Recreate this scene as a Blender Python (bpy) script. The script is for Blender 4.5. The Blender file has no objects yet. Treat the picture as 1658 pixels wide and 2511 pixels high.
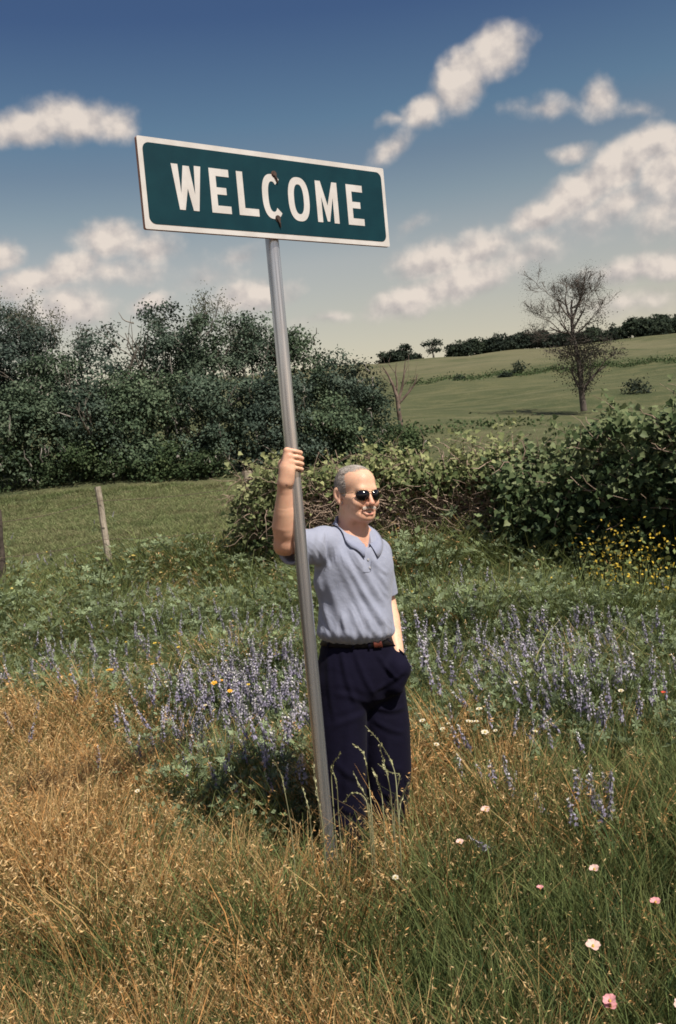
import bpy, bmesh, math, random
import numpy as np
from mathutils import Vector, Matrix, Euler
rad = math.radians
sc = bpy.context.scene
COL = sc.collection
random.seed(7)
RNG = np.random.default_rng(11)

# ------------------------------------------------------------------ camera
FOCAL = 2441.0 / 2511.0 * 36.0
CAM = Vector((0, 0, 1.82))
PITCH, ROLL = rad(3.0), rad(5.2)
FWD = Vector((0, math.cos(PITCH), -math.sin(PITCH)))
UP0 = Vector((0, math.sin(PITCH), math.cos(PITCH)))
RT = Vector((1, 0, 0)) * math.cos(ROLL) - UP0 * math.sin(ROLL)
UP = Vector((1, 0, 0)) * math.sin(ROLL) + UP0 * math.cos(ROLL)
cd = bpy.data.cameras.new('camera')
cd.sensor_fit = 'VERTICAL'
cd.sensor_height = 36
cd.lens = FOCAL
cd.clip_start = .05
cd.clip_end = 20000
cam = bpy.data.objects.new('camera', cd)
COL.objects.link(cam)
M = Matrix((RT, UP, -FWD)).transposed().to_4x4()
M.translation = CAM
cam.matrix_world = M
sc.camera = cam

# ------------------------------------------------------------------ light
SUN_EL, SUN_AZ = 56.0, 135.0        # azimuth clockwise from +Y (the view direction)
sd = Vector((math.sin(rad(SUN_AZ)) * math.cos(rad(SUN_EL)), math.cos(rad(SUN_AZ)) * math.cos(rad(SUN_EL)), math.sin(rad(SUN_EL))))
ld = bpy.data.lights.new('sun', 'SUN')
ld.energy = 4.8
ld.angle = rad(.53)
ld.color = (1, .93, .81)
sun = bpy.data.objects.new('sun', ld)
sun.rotation_euler = sd.to_track_quat('Z', 'Y').to_euler()
COL.objects.link(sun)

sc.view_settings.view_transform = 'Standard'
sc.view_settings.look = 'None'
sc.view_settings.gamma = 1
sc.view_settings.exposure = .3
sc.view_settings.use_curve_mapping = False
sc.cycles.max_bounces = 6
sc.cycles.transparent_max_bounces = 8
sc.cycles.diffuse_bounces = 3
sc.cycles.glossy_bounces = 3
sc.cycles.filter_width = 1.7

CLOUDS = [(-15.22,18.72,2.16,0.87,-0.3,1),(-12.55,19.06,2.68,1.08,-1.2,1),(-10.41,18.87,1.06,0.84,-1.6,0.9),(11.07,20.72,1.73,1.25,18.5,1.05),(9.06,19.61,1.98,1.26,37.3,1.05),(6.9,18.4,1.37,0.76,25.2,0.9),(5.54,18.12,1.2,0.3,2.5,0.35),(16.36,17.61,1.09,0.94,9.0,0.8),(13.61,17.7,1.95,0.59,-4.5,0.42),(18.31,16.82,1.34,0.41,-14.9,0.3),(4.79,16.67,1.44,0.62,29.1,0.62),(18.83,14.93,1.72,1.07,-0.4,1.05),(16.99,14.17,2.11,1.18,25.7,1),(14.85,13.07,2.4,1.19,23.2,1),(12.68,12.25,1.71,0.82,11.6,0.95),(19.82,13.37,2.38,1.9,-10.0,0.8),(14.78,15.16,1.13,0.52,0.6,0.65),(17.07,12.29,3.41,1.24,15.9,0.6),(19.26,11.73,2.35,1.54,0.6,0.55),(6.79,10.55,2.28,1.12,3.2,0.9),(5.4,8.69,2.65,0.86,10.5,0.9),(9.22,10.74,2.58,1.21,12.5,0.72),(8.13,9.23,3.08,0.99,11.0,0.85),(11.58,10.34,2.53,1.05,12.3,0.5),(5.75,12.63,1.2,0.42,12.7,0.3),(18.37,8.7,3.25,0.86,-0.2,0.8),(17.58,7.03,3.5,0.69,0.5,0.45),(-11.18,13.03,2.02,1.01,2.1,0.95),(-9.15,12.55,1.79,0.96,-3.2,0.7),(-13.71,11.69,2.01,0.84,21.5,0.95),(-15.84,11.03,2.54,0.76,7.5,0.9),(-17.07,12.52,1.01,0.8,-1.5,0.85),(-11.64,11.42,3.81,0.91,1.7,0.5),(-3.62,9.62,2.33,0.85,3.1,0.9),(-4.15,11.71,1.22,0.55,14.7,0.4),(-9.46,9.56,1.33,0.56,11.0,0.8),(-14.16,9.59,2.56,1.15,-3.0,0.85),(-6.21,10.64,2.19,0.7,5.5,0.35),(0.41,7.97,1.72,0.38,-0.4,0.4)]


class NT:
    """small wrapper that adds nodes and links in one call"""
    def __init__(s, tree):
        s.t = tree

    def n(s, typ, ins=None, **props):
        nd = s.t.nodes.new(typ)
        for k, v in props.items():
            setattr(nd, k, v)
        if ins:
            for k, v in ins.items():
                sock = nd.inputs[k]
                if isinstance(v, bpy.types.NodeSocket):
                    s.t.links.new(v, sock)
                else:
                    sock.default_value = v
        return nd

    def m(s, op, a, b=0.0, c=None, clamp=False):
        ins = {0: a, 1: b}
        if c is not None:
            ins[2] = c
        return s.n('ShaderNodeMath', ins, operation=op, use_clamp=clamp).outputs[0]

    def v(s, op, a, b=(0, 0, 0)):
        return s.n('ShaderNodeVectorMath', {0: a, 1: b}, operation=op).outputs[0]

    def ss(s, x, lo, hi, a=0.0, b=1.0):
        return s.n('ShaderNodeMapRange', {0: x, 1: lo, 2: hi, 3: a, 4: b}, interpolation_type='SMOOTHSTEP').outputs[0]

    def mix(s, fac, a, b, blend='MIX'):
        nd = s.n('ShaderNodeMix', data_type='RGBA', blend_type=blend)
        for i, v in ((0, fac), (6, a), (7, b)):
            if isinstance(v, bpy.types.NodeSocket):
                s.t.links.new(v, nd.inputs[i])
            else:
                nd.inputs[i].default_value = v if i == 0 or len(v) == 4 else (*v, 1)
        return nd.outputs[2]

    def noise(s, vec, scale, detail=3, rough=.55, lac=2.0):
        ins = {'Scale': scale, 'Detail': detail, 'Roughness': rough, 'Lacunarity': lac}
        if vec is not None:
            ins['Vector'] = vec
        return s.n('ShaderNodeTexNoise', ins)

    def ramp(s, fac, stops):
        nd = s.n('ShaderNodeValToRGB', {0: fac})
        el = nd.color_ramp.elements
        while len(el) < len(stops):
            el.new(.5)
        for e, (p, c) in zip(el, stops):
            e.position = p
            e.color = (*c, 1)
        return nd.outputs[0]


def build_world():
    w = bpy.data.worlds.new('World')
    sc.world = w
    w.use_nodes = True
    t = w.node_tree
    t.nodes.clear()
    N = NT(t)
    sky = N.n('ShaderNodeTexSky', sky_type='NISHITA', sun_disc=False, sun_elevation=rad(SUN_EL), sun_rotation=rad(SUN_AZ), altitude=100, air_density=1.0, dust_density=1.2, ozone_density=2.0)
    tc = N.n('ShaderNodeTexCoord').outputs['Generated']
    d = N.v('NORMALIZE', tc)
    sx = N.n('ShaderNodeSeparateXYZ', {0: d})
    x, y, z = sx.outputs
    az = N.m('MULTIPLY', N.m('ARCTAN2', x, y), 57.2958)
    el = N.m('MULTIPLY', N.m('ARCSINE', z), 57.2958)
    # film-like sky: deep blue aloft and a pale warm band along the horizon
    hue = N.n('ShaderNodeHueSaturation', {'Hue': .5, 'Saturation': 1.0, 'Value': 1.0, 'Fac': 1.0, 'Color': sky.outputs[0]}).outputs[0]
    tint = N.ramp(N.m('DIVIDE', el, 60.0, clamp=True), [(0, (1.423, 0.976, 0.650)), (.124, (1.447, 0.992, 0.659)), (.185, (1.423, 1.008, 0.699)), (.236, (1.016, 0.854, 0.650)), (.273, (0.772, 0.715, 0.610)), (.309, (0.602, 0.671, 0.620)), (.396, (0.364, 0.433, 0.531)), (1, (0.276, 0.350, 0.488))])
    skyc = N.mix(1.0, hue, tint, 'MULTIPLY')
    # clouds live in azimuth / elevation space
    p0 = N.n('ShaderNodeCombineXYZ', {0: az, 1: el, 2: 0.0}).outputs[0]
    wn = N.noise(p0, .5, 3, .5)
    warp = N.v('MULTIPLY', N.v('SUBTRACT', wn.outputs['Color'], (.5, .5, .5)), (1.25, .9, 0))
    p = N.v('ADD', p0, warp)
    acc = None
    low = None
    for (ca, ce, ra, rb, an, st) in CLOUDS:
        ca_, sa_ = math.cos(rad(an)), math.sin(rad(an))
        q = N.v('SUBTRACT', p, (ca, ce, 0))
        sxx = N.n('ShaderNodeVectorMath', {0: q, 1: (ca_ / (ra * 1.3), sa_ / (ra * 1.3), 0)}, operation='DOT_PRODUCT').outputs['Value']
        sy = N.n('ShaderNodeVectorMath', {0: q, 1: (-sa_ / (rb * 1.3), ca_ / (rb * 1.3), 0)}, operation='DOT_PRODUCT').outputs['Value']
        dd = N.m('SQRT', N.m('MULTIPLY_ADD', sxx, sxx, N.m('MULTIPLY', sy, sy)))
        b = N.m('MULTIPLY', N.m('SUBTRACT', 1.0, dd), st)
        acc = b if acc is None else N.m('SMOOTH_MAX', acc, b, .12)
        # the lower flank of each puff is in its own shade
        g = N.m('MULTIPLY', N.m('MAXIMUM', b, 0.0), N.m('ADD', .55, N.m('MULTIPLY', sy, .9)))
        low = g if low is None else N.m('MAXIMUM', low, g)
    # more scattered cumulus everywhere outside the part of the sky in view
    gp = N.n('ShaderNodeMapping', {'Vector': p0, 'Scale': (.075, .15, 1)}).outputs[0]
    gn = N.noise(gp, 1.0, 5, .55).outputs[0]
    outside = N.ss(N.n('ShaderNodeVectorMath', {0: N.v('MULTIPLY', N.v('SUBTRACT', p0, (1, 9, 0)), (1, .9, 0))}, operation='LENGTH').outputs['Value'], 21, 30)
    gen = N.m('MULTIPLY', N.m('SUBTRACT', N.m('MULTIPLY', N.m('SUBTRACT', gn, .5), 5.0), .15), outside)
    gen = N.m('SUBTRACT', gen, N.m('MULTIPLY', N.m('SUBTRACT', 1.0, outside), 1.0))
    acc = N.m('MAXIMUM', acc, gen)
    f1 = N.noise(p0, .7, 4, .5)
    f2 = N.noise(N.v('ADD', p0, (.35, .55, 0)), .7, 4, .5)
    dens = N.m('ADD', acc, N.m('MULTIPLY', N.m('SUBTRACT', f1.outputs[0], .5), .62))
    alpha = N.ss(dens, -.06, .60)
    alpha = N.m('MULTIPLY', alpha, N.ss(el, 2.0, 8.0, .55, .95))
    rel = N.m('MULTIPLY', N.m('SUBTRACT', f1.outputs[0], f2.outputs[0]), 2.2)
    lit = N.m('ADD', N.m('ADD', .38, rel), N.m('MULTIPLY', N.m('MAXIMUM', low, 0.0), 1.1), clamp=True)
    ccol = N.ramp(lit, [(0, (3.5, 3.25, 3.2)), (.45, (4.7, 4.25, 4.0)), (1, (6.5, 5.75, 5.1))])
    out = N.mix(alpha, skyc, ccol)
    bg = N.n('ShaderNodeBackground', {0: out, 1: .1})
    o = N.n('ShaderNodeOutputWorld', {0: bg.outputs[0]})
    w.cycles.sampling_method = 'NONE'


build_world()


# ------------------------------------------------------------------ helpers
def unproj(px, py, depth):
    """world point at a photo pixel (1658x2511) and a distance along the view axis; used to measure the place"""
    return CAM + FWD * depth + RT * ((px - 829) / 2441 * depth) + UP * ((1255.5 - py) / 2441 * depth)


def ground_z(x, y):
    x = np.asarray(x, float)
    y = np.asarray(y, float)
    t = np.clip(y - 8, 0, None)
    base = np.where(y < 35, 1.0 * (t / 27.0) ** 1.6, 1.0 + (y - 35) * .122)
    # soften the knee, level off behind the ridge
    k = np.clip((y - 24) / 22, 0, 1)
    base = base + .18 * np.sin(np.pi * k) * 0
    top = 19.3 + .6 * np.sin(x * .03) + .4 * np.sin(x * .013 + 1) + .012 * np.clip(x, -50, 120)
    base = top - np.log1p(np.exp(np.clip((top - base) / 1.2, -40, 40))) * 1.2
    amp = np.clip((y - 14) / 20, 0, 1)
    w = .16 * np.sin(x * .31 + y * .12) + .14 * np.sin(y * .23 - x * .17 + 2) + .22 * np.sin(x * .07 + y * .05)
    near = .02 * np.sin(x * 2.1 + y * 1.3) + .02 * np.sin(y * 2.7 - x * 1.1)
    return base + amp * w + near * (1 - amp)


def gz(x, y):
    return float(ground_z(x, y))


def on_ground(px, py, d0=3.0, d1=400.0):
    """where the sight line through a photo pixel meets the ground"""
    ds = np.concatenate([np.linspace(d0, 30, 400), np.linspace(30, d1, 1500)])
    for d in ds:
        P = unproj(px, py, float(d))
        if P.z < gz(P.x, P.y):
            return P
    return P


def new_mesh(name, verts, faces, smooth=False, mats=None, midx=None):
    me = bpy.data.meshes.new(name)
    verts = np.asarray(verts, np.float32)
    if isinstance(faces, np.ndarray):
        nf, k = faces.shape
        me.vertices.add(len(verts))
        me.vertices.foreach_set('co', verts.ravel())
        me.loops.add(nf * k)
        me.loops.foreach_set('vertex_index', faces.astype(np.int32).ravel())
        me.polygons.add(nf)
        me.polygons.foreach_set('loop_start', np.arange(0, nf * k, k, dtype=np.int32))
        if smooth:
            me.polygons.foreach_set('use_smooth', np.ones(nf, bool))
        me.update(calc_edges=True)
        me.validate()
    else:
        me.from_pydata([tuple(v) for v in verts], [], faces)
        if smooth:
            me.polygons.foreach_set('use_smooth', [True] * len(me.polygons))
    for m in mats or []:
        me.materials.append(m)
    if midx is not None:
        me.polygons.foreach_set('material_index', np.asarray(midx, np.int32))
    return me


def vcol(me, name, cols):
    a = me.attributes.new(name, 'FLOAT_COLOR', 'POINT')
    c = np.ones((len(me.vertices), 4), np.float32)
    c[:, :3] = cols
    a.data.foreach_set('color', c.ravel())


def vfloat(me, name, vals):
    a = me.attributes.new(name, 'FLOAT', 'POINT')
    a.data.foreach_set('value', np.asarray(vals, np.float32))


def obj(name, me, parent=None, mat=None):
    o = bpy.data.objects.new(name, me)
    COL.objects.link(o)
    if mat is not None:
        me.materials.append(mat)
    if parent is not None:
        o.parent = parent
    return o


def tag(o, label=None, cat=None, group=None, kind=None):
    if label:
        o['label'] = label
    if cat:
        o['category'] = cat
    if group:
        o['group'] = group
    if kind:
        o['kind'] = kind
    return o


def thing(name, label, cat, loc=(0, 0, 0), group=None, rot=(0, 0, 0)):
    o = bpy.data.objects.new(name, None)
    COL.objects.link(o)
    o.location = loc
    o.rotation_euler = rot
    o.empty_display_size = .1
    return tag(o, label, cat, group)


def copy_tree(o, parent=None):
    c = o.copy()
    COL.objects.link(c)
    if parent is not None:
        c.parent = parent
    for ch in list(o.children):
        copy_tree(ch, c)
    return c


def material(name, fn, rough=.8, spec=.3):
    m = bpy.data.materials.new(name)
    m.use_nodes = True
    t = m.node_tree
    t.nodes.clear()
    N = NT(t)
    b = N.n('ShaderNodeBsdfPrincipled', {'Roughness': rough, 'Specular IOR Level': spec})
    o = N.n('ShaderNodeOutputMaterial', {0: b.outputs[0]})
    fn(N, b, o)
    return m


def setc(N, b, col):
    if isinstance(col, bpy.types.NodeSocket):
        N.t.links.new(col, b.inputs['Base Color'])
    else:
        b.inputs['Base Color'].default_value = (*col, 1)


def bump(N, b, h, strength=.3, dist=.01):
    bn = N.n('ShaderNodeBump', {'Strength': strength, 'Distance': dist, 'Height': h})
    N.t.links.new(bn.outputs[0], b.inputs['Normal'])


def objco(N):
    return N.n('ShaderNodeTexCoord').outputs['Object']


def mottled(name, c1, c2, scale, rough=.8, spec=.3, bumps=0.0, bscale=None, detail=4, lo=.35, hi=.65, bdist=.005):
    def fn(N, b, o):
        co = objco(N)
        n = N.noise(co, scale, detail, .6).outputs[0]
        setc(N, b, N.mix(N.ss(n, lo, hi), c1, c2))
        if bumps:
            bump(N, b, N.noise(co, bscale or scale * 4, 4, .6).outputs[0], bumps, bdist)
    return material(name, fn, rough, spec)


def tube(pts, radii, sides=8, cap=True):
    """verts, faces of a round tube along a polyline"""
    pts = np.asarray(pts, float)
    radii = np.broadcast_to(np.asarray(radii, float), (len(pts),))
    tan = np.gradient(pts, axis=0)
    tan /= np.linalg.norm(tan, axis=1)[:, None] + 1e-12
    ref = np.array([0, 0, 1.0]) if abs(tan[0][2]) < .9 else np.array([1.0, 0, 0])
    V, F = [], []
    u = np.cross(tan[0], ref)
    u /= np.linalg.norm(u)
    for i in range(len(pts)):
        u = u - tan[i] * (u @ tan[i])
        u /= np.linalg.norm(u) + 1e-12
        w = np.cross(tan[i], u)
        for k in range(sides):
            a = 2 * math.pi * k / sides
            V.append(pts[i] + (u * math.cos(a) + w * math.sin(a)) * radii[i])
    for i in range(len(pts) - 1):
        for k in range(sides):
            a, b = i * sides + k, i * sides + (k + 1) % sides
            F.append((a, b, b + sides, a + sides))
    if cap:
        F.append(tuple(range(sides))[::-1])
        n = (len(pts) - 1) * sides
        F.append(tuple(range(n, n + sides)))
    return V, F


class MB:
    """collects shapes into one mesh"""
    def __init__(s):
        s.V, s.F, s.I = [], [], []

    def add(s, V, F, mi=0):
        o = len(s.V)
        s.V.extend([tuple(v) for v in V])
        s.F.extend([tuple(i + o for i in f) for f in F])
        s.I.extend([mi] * len(F))

    def box(s, c, size, rot=None, mi=0):
        c = Vector(c)
        V = []
        for dx in (-.5, .5):
            for dy in (-.5, .5):
                for dz in (-.5, .5):
                    v = Vector((dx * size[0], dy * size[1], dz * size[2]))
                    V.append(c + (rot @ v if rot is not None else v))
        s.add(V, [(0, 1, 3, 2), (4, 6, 7, 5), (0, 4, 5, 1), (2, 3, 7, 6), (0, 2, 6, 4), (1, 5, 7, 3)], mi)

    def tube(s, pts, r, sides=8, cap=True, mi=0):
        s.add(*tube(pts, r, sides, cap), mi)

    def build(s, name, parent=None, mats=(), smooth=False):
        me = bpy.data.meshes.new(name)
        me.from_pydata(s.V, [], s.F)
        for m in mats:
            me.materials.append(m)
        if len(mats) > 1:
            me.polygons.foreach_set('material_index', s.I)
        if smooth:
            me.polygons.foreach_set('use_smooth', [True] * len(me.polygons))
        return obj(name, me, parent)


def scatter(name, pts, rots, scls, idx, sources, label=None):
    """one object of uncountable growth: source meshes put on points by geometry nodes"""
    srcs = bpy.data.collections.new(name + '_sources')
    for i, me in enumerate(sources):
        s = bpy.data.objects.new('%s_source_%02d' % (name, i), me)
        srcs.objects.link(s)
    n = len(pts)
    me = bpy.data.meshes.new(name)
    me.vertices.add(n)
    me.vertices.foreach_set('co', np.asarray(pts, np.float32).ravel())
    a = me.attributes.new('rot', 'FLOAT_VECTOR', 'POINT')
    a.data.foreach_set('vector', np.asarray(rots, np.float32).ravel())
    a = me.attributes.new('scl', 'FLOAT_VECTOR', 'POINT')
    s3 = np.asarray(scls, np.float32)
    if s3.ndim == 1:
        s3 = np.repeat(s3[:, None], 3, 1)
    a.data.foreach_set('vector', s3.ravel())
    a = me.attributes.new('idx', 'INT', 'POINT')
    a.data.foreach_set('value', np.asarray(idx, np.int32))
    o = obj(name, me)
    t = bpy.data.node_groups.new(name, 'GeometryNodeTree')
    t.interface.new_socket('Geometry', in_out='INPUT', socket_type='NodeSocketGeometry')
    t.interface.new_socket('Geometry', in_out='OUTPUT', socket_type='NodeSocketGeometry')
    N = NT(t)
    gi = N.n('NodeGroupInput')
    go = N.n('NodeGroupOutput')
    ci = N.n('GeometryNodeCollectionInfo', {'Collection': srcs, 'Separate Children': True, 'Reset Children': True})
    na = [N.n('GeometryNodeInputNamedAttribute', {'Name': k}, data_type=d).outputs['Attribute'] for k, d in (('rot', 'FLOAT_VECTOR'), ('scl', 'FLOAT_VECTOR'), ('idx', 'INT'))]
    er = N.n('FunctionNodeEulerToRotation', {0: na[0]}).outputs[0]
    ip = N.n('GeometryNodeInstanceOnPoints', {'Points': gi.outputs[0], 'Instance': ci.outputs[0], 'Pick Instance': True, 'Instance Index': na[2], 'Rotation': er, 'Scale': na[1]})
    t.links.new(ip.outputs[0], go.inputs[0])
    md = o.modifiers.new('scatter', 'NODES')
    md.node_group = t
    tag(o, label, kind='stuff')
    return o

# ------------------------------------------------------------------ ground
def build_ground():
    ys = np.concatenate([np.arange(-30, 0, 3.0), np.arange(0, 30, .5), np.arange(30, 70, 1.0), np.arange(70, 260, 4.0), np.geomspace(260, 6000, 25)])
    xs = np.concatenate([-np.geomspace(60, 6000, 22)[::-1], np.arange(-56, 60, 1.0), np.geomspace(60, 6000, 22)])
    X, Y = np.meshgrid(xs, ys)
    Z = ground_z(X, Y)
    ny, nx = X.shape
    i = np.arange(ny * nx).reshape(ny, nx)
    F = np.stack([i[:-1, :-1], i[:-1, 1:], i[1:, 1:], i[1:, :-1]], -1).reshape(-1, 4)
    me = new_mesh('meadow_ground', np.stack([X, Y, Z], -1).reshape(-1, 3), F, True)

    def fn(N, b, o):
        co = objco(N)
        s = N.n('ShaderNodeSeparateXYZ', {0: co})
        y = s.outputs[1]
        big = N.noise(N.n('ShaderNodeMapping', {'Vector': co, 'Scale': (1, 1.4, 1)}).outputs[0], .045, 4, .6).outputs[0]
        mid = N.noise(co, .5, 5, .65).outputs[0]
        fine = N.noise(co, 9.0, 4, .7).outputs[0]
        green = N.mix(N.ss(big, .38, .62), (.080, .090, .047), (.115, .116, .064))
        green = N.mix(N.ss(mid, .42, .68), green, (.155, .145, .078))
        green = N.mix(N.ss(fine, .35, .7), N.mix(.55, green, (.04, .06, .018)), green)
        # mown swathes and a drier strip of hillside under the ridge
        st = N.noise(N.n('ShaderNodeMapping', {'Vector': co, 'Scale': (.05, .6, 1), 'Rotation': (0, 0, .12)}).outputs[0], 1.0, 4, .6).outputs[0]
        green = N.mix(N.m('MULTIPLY', N.ss(st, .5, .72), .5), green, (.16, .15, .085))
        dry = N.m('MULTIPLY', N.ss(y, 96, 125), N.ss(big, .3, .55))
        green = N.mix(N.m('MULTIPLY', dry, .5), green, (.19, .17, .105))
        soil = N.mix(N.ss(fine, .3, .7), (.035, .028, .016), (.085, .065, .035))
        setc(N, b, N.mix(N.ss(y, 12.5, 17), soil, green))
        bump(N, b, N.m('ADD', N.m('MULTIPLY', mid, .6), N.m('MULTIPLY', fine, .25)), .9, .35)
    o = obj('meadow_ground', me, None, material('meadow_ground', fn, .95, .1))
    tag(o, kind='structure')


build_ground()


# ------------------------------------------------------------------ sign
def steel(name, base, dirt):
    def fn(N, b, o):
        co = objco(N)
        st = N.n('ShaderNodeMapping', {'Vector': co, 'Scale': (75, 75, .9)}).outputs[0]
        n1 = N.noise(st, 1.0, 4, .6).outputs[0]
        sp = N.noise(co, 90, 3, .7).outputs[0]
        n2 = N.noise(co, 5, 4, .6).outputs[0]
        c = N.mix(N.ss(n1, .3, .7), base, tuple(x * .45 for x in base))
        c = N.mix(N.ss(n2, .5, .75), c, dirt)
        c = N.mix(N.ss(sp, .66, .74), c, (.62, .60, .58))
        setc(N, b, c)
        b.inputs['Metallic'].default_value = .8
        N.t.links.new(N.m('ADD', .15, N.m('MULTIPLY', n1, .2)), b.inputs['Roughness'])
        bump(N, b, n1, .08, .002)
    return material(name, fn, .4, .5)


POLE_XY = (-.16, 3.93)


def build_sign():
    px, py = POLE_XY
    yaw = rad(37.0)
    root = thing('welcome_sign', 'green WELCOME road sign with a white border on a leaning-looking round steel post', 'road sign', (px, py, gz(px, py)))
    root['label'] = 'green WELCOME road sign with white border on a tall galvanised post'
    z0 = gz(px, py)
    R_ = .0268
    zt = 2.98 - z0
    m = MB()
    zs = np.linspace(-.3, zt, 24)
    m.tube([(0, 0, z) for z in zs], R_, 40)
    pole = m.build('pole', root, [steel('galvanised_steel', (.66, .68, .75), (.50, .49, .52))], True)
    # sign panel
    W, H, T = 1.13, .325, .016
    zc = 2.852 - z0
    n = Vector((math.sin(yaw), -math.cos(yaw), 0))
    c = Vector((0, 0, zc)) + n * (R_ + T / 2 + .002)
    Rm = Matrix.Rotation(yaw, 4, 'Z')

    def rrect(w, h, r, k=8):
        P = []
        for cx, cy, a0 in ((w / 2 - r, h / 2 - r, 0), (-w / 2 + r, h / 2 - r, 90), (-w / 2 + r, -h / 2 + r, 180), (w / 2 - r, -h / 2 + r, 270)):
            for i in range(k + 1):
                a = rad(a0 + 90 * i / k)
                P.append((cx + r * math.cos(a), cy + r * math.sin(a)))
        return P

    def plate(name, poly, y0, y1, mats, edge_mat=0, holes=None, parent=root):
        """poly in the sign plane (u, v); front face at -y"""
        bm = bmesh.new()
        f = bm.faces.new([bm.verts.new((u, y0, v)) for u, v in poly])
        r = bmesh.ops.extrude_face_region(bm, geom=[f])
        bmesh.ops.translate(bm, verts=[v for v in r['geom'] if isinstance(v, bmesh.types.BMVert)], vec=(0, y1 - y0, 0))
        bmesh.ops.recalc_face_normals(bm, faces=bm.faces)
        for ff in bm.faces:
            if abs(ff.normal.y) < .5:
                ff.material_index = edge_mat
        bmesh.ops.triangulate(bm, faces=[ff for ff in bm.faces if len(ff.verts) > 4])
        me = bpy.data.meshes.new(name)
        bm.to_mesh(me)
        bm.free()
        for mm in mats:
            me.materials.append(mm)
        o = obj(name, me, parent)
        o.matrix_local = Matrix.Translation(c) @ Rm if parent is root else Matrix.Identity(4)
        return o

    white = mottled('sign_white', (.58, .545, .52), (.66, .63, .61), 9, .5, .4, .02, 200)
    edge = mottled('plywood_edge', (.50, .27, .20), (.60, .36, .28), 25, .8, .2, .3, 120)
    green = mottled('sign_green', (.001, .029, .042), (.003, .040, .054), 9, .5, .2, .03, 160, lo=.25, hi=.8)
    dark = mottled('rusty_bolt', (.03, .025, .025), (.09, .05, .035), 60, .6, .4)
    board = plate('board', rrect(W, H, .006, 3), -T / 2, T / 2, [white, edge], 1)
    plate('green_field', [(u + .001, v + .0) for u, v in rrect(1.094, .286, .026)], -T / 2 - .0012, -T / 2 - .0004, [green])
    # letters, highway style, one part each
    y0, y1 = -T / 2 - .0024, -T / 2 - .0016
    t, b_ = .078, -.085
    h = t - b_
    s = .0275

    def letter(polys):
        bm = bmesh.new()
        for poly in polys:
            f = bm.faces.new([bm.verts.new((u, y0, v)) for u, v in poly])
            r = bmesh.ops.extrude_face_region(bm, geom=[f])
            bmesh.ops.translate(bm, verts=[v for v in r['geom'] if isinstance(v, bmesh.types.BMVert)], vec=(0, y1 - y0, 0))
        bmesh.ops.recalc_face_normals(bm, faces=bm.faces)
        bmesh.ops.triangulate(bm, faces=[ff for ff in bm.faces if len(ff.verts) > 4])
        me = bpy.data.meshes.new('letter')
        bm.to_mesh(me)
        bm.free()
        me.materials.append(white)
        o = obj('letter', me, root)
        o.matrix_local = Matrix.Translation(c) @ Rm

    def L_E(x, w):
        mt, mb = t - h * .5 + .013, t - h * .5 - .013
        return [[(x, t), (x, b_), (x + w, b_), (x + w, b_ + s), (x + s, b_ + s), (x + s, mb), (x + w * .82, mb), (x + w * .82, mt), (x + s, mt), (x + s, t - s), (x + w, t - s), (x + w, t)]]

    def L_W(x, w):
        q = s * .98
        xm = x + w / 2
        return [[(x, t), (x + w * .17, b_), (x + w * .36, b_), (xm, t - h * .52), (x + w * .64, b_), (x + w * .83, b_), (x + w, t), (x + w - q, t), (x + w * .735, b_ + h * .36), (xm + q * .48, t - h * .02), (xm - q * .48, t - h * .02), (x + w * .265, b_ + h * .36), (x + q, t)]]

    def L_M(x, w):
        xm = x + w / 2
        q = s * .92
        return [[(x, b_), (x, t), (x + q, t), (xm, b_ + h * .42), (x + w - q, t), (x + w, t), (x + w, b_), (x + w - q, b_), (x + w - q, t - h * .38), (xm + .006, b_ + h * .03), (xm - .006, b_ + h * .03), (x + q, t - h * .38), (x + q, b_)]]

    def ring(xc, w, a0, a1, k=36, tt=t + .004, bb=b_ - .004):
        zc_, hh, ww = (tt + bb) / 2, (tt - bb) / 2, w / 2
        quads = []
        e = .82

        def pt(a, ax, ay):
            ca, sa = math.cos(a), math.sin(a)
            return (xc + ax * math.copysign(abs(ca) ** e, ca), zc_ + ay * math.copysign(abs(sa) ** e, sa))
        for i in range(k):
            A, B = rad(a0 + (a1 - a0) * i / k), rad(a0 + (a1 - a0) * (i + 1) / k)
            quads.append([pt(A, ww, hh), pt(B, ww, hh), pt(B, ww - s, hh - s), pt(A, ww - s, hh - s)])
        return quads
    letter(L_W(-.441, .121))
    letter(L_E(-.286, .084))
    letter([[(-.168, t), (-.168, b_), (-.079, b_), (-.079, b_ + s), (-.168 + s, b_ + s), (-.168 + s, t)]])
    letter(ring(-.010, .096, 48, 318))
    letter(ring(.113, .101, 0, 360, 44))
    letter(L_M(.198, .108))
    letter(L_E(.353, .084))
    # two through bolts, the paint scuffed dark round them
    for u, v, dx in ((.005, .083, .008), (.005, -.086, .005)):
        m = MB()
        m.tube([(u, -T / 2 - .0005, v), (u, -T / 2 - .007, v)], .0085, 6)
        m.tube([(u, -T / 2 - .0004, v), (u, -T / 2 - .003, v)], .013, 14)
        m.tube([(u, -T / 2 - .0035, v - .004), (u + dx, -T / 2 - .006, v - .018), (u + dx * 1.6, -T / 2 - .0045, v - .034)], [.005, .004, .002], 6)
        o = m.build('bolt', root, [dark])
        o.matrix_local = Matrix.Translation(c) @ Rm
    for dz in (.083, -.086):
        a = np.linspace(0, math.pi, 9)
        m = MB()
        m.tube([(0 + (R_ + .004) * math.cos(q), (R_ + .004) * math.sin(q) + .001, zc + dz) for q in a], .004, 6)
        o = m.build('clamp', root, [dark])
        o.rotation_euler = (0, 0, yaw)


build_sign()

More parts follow.
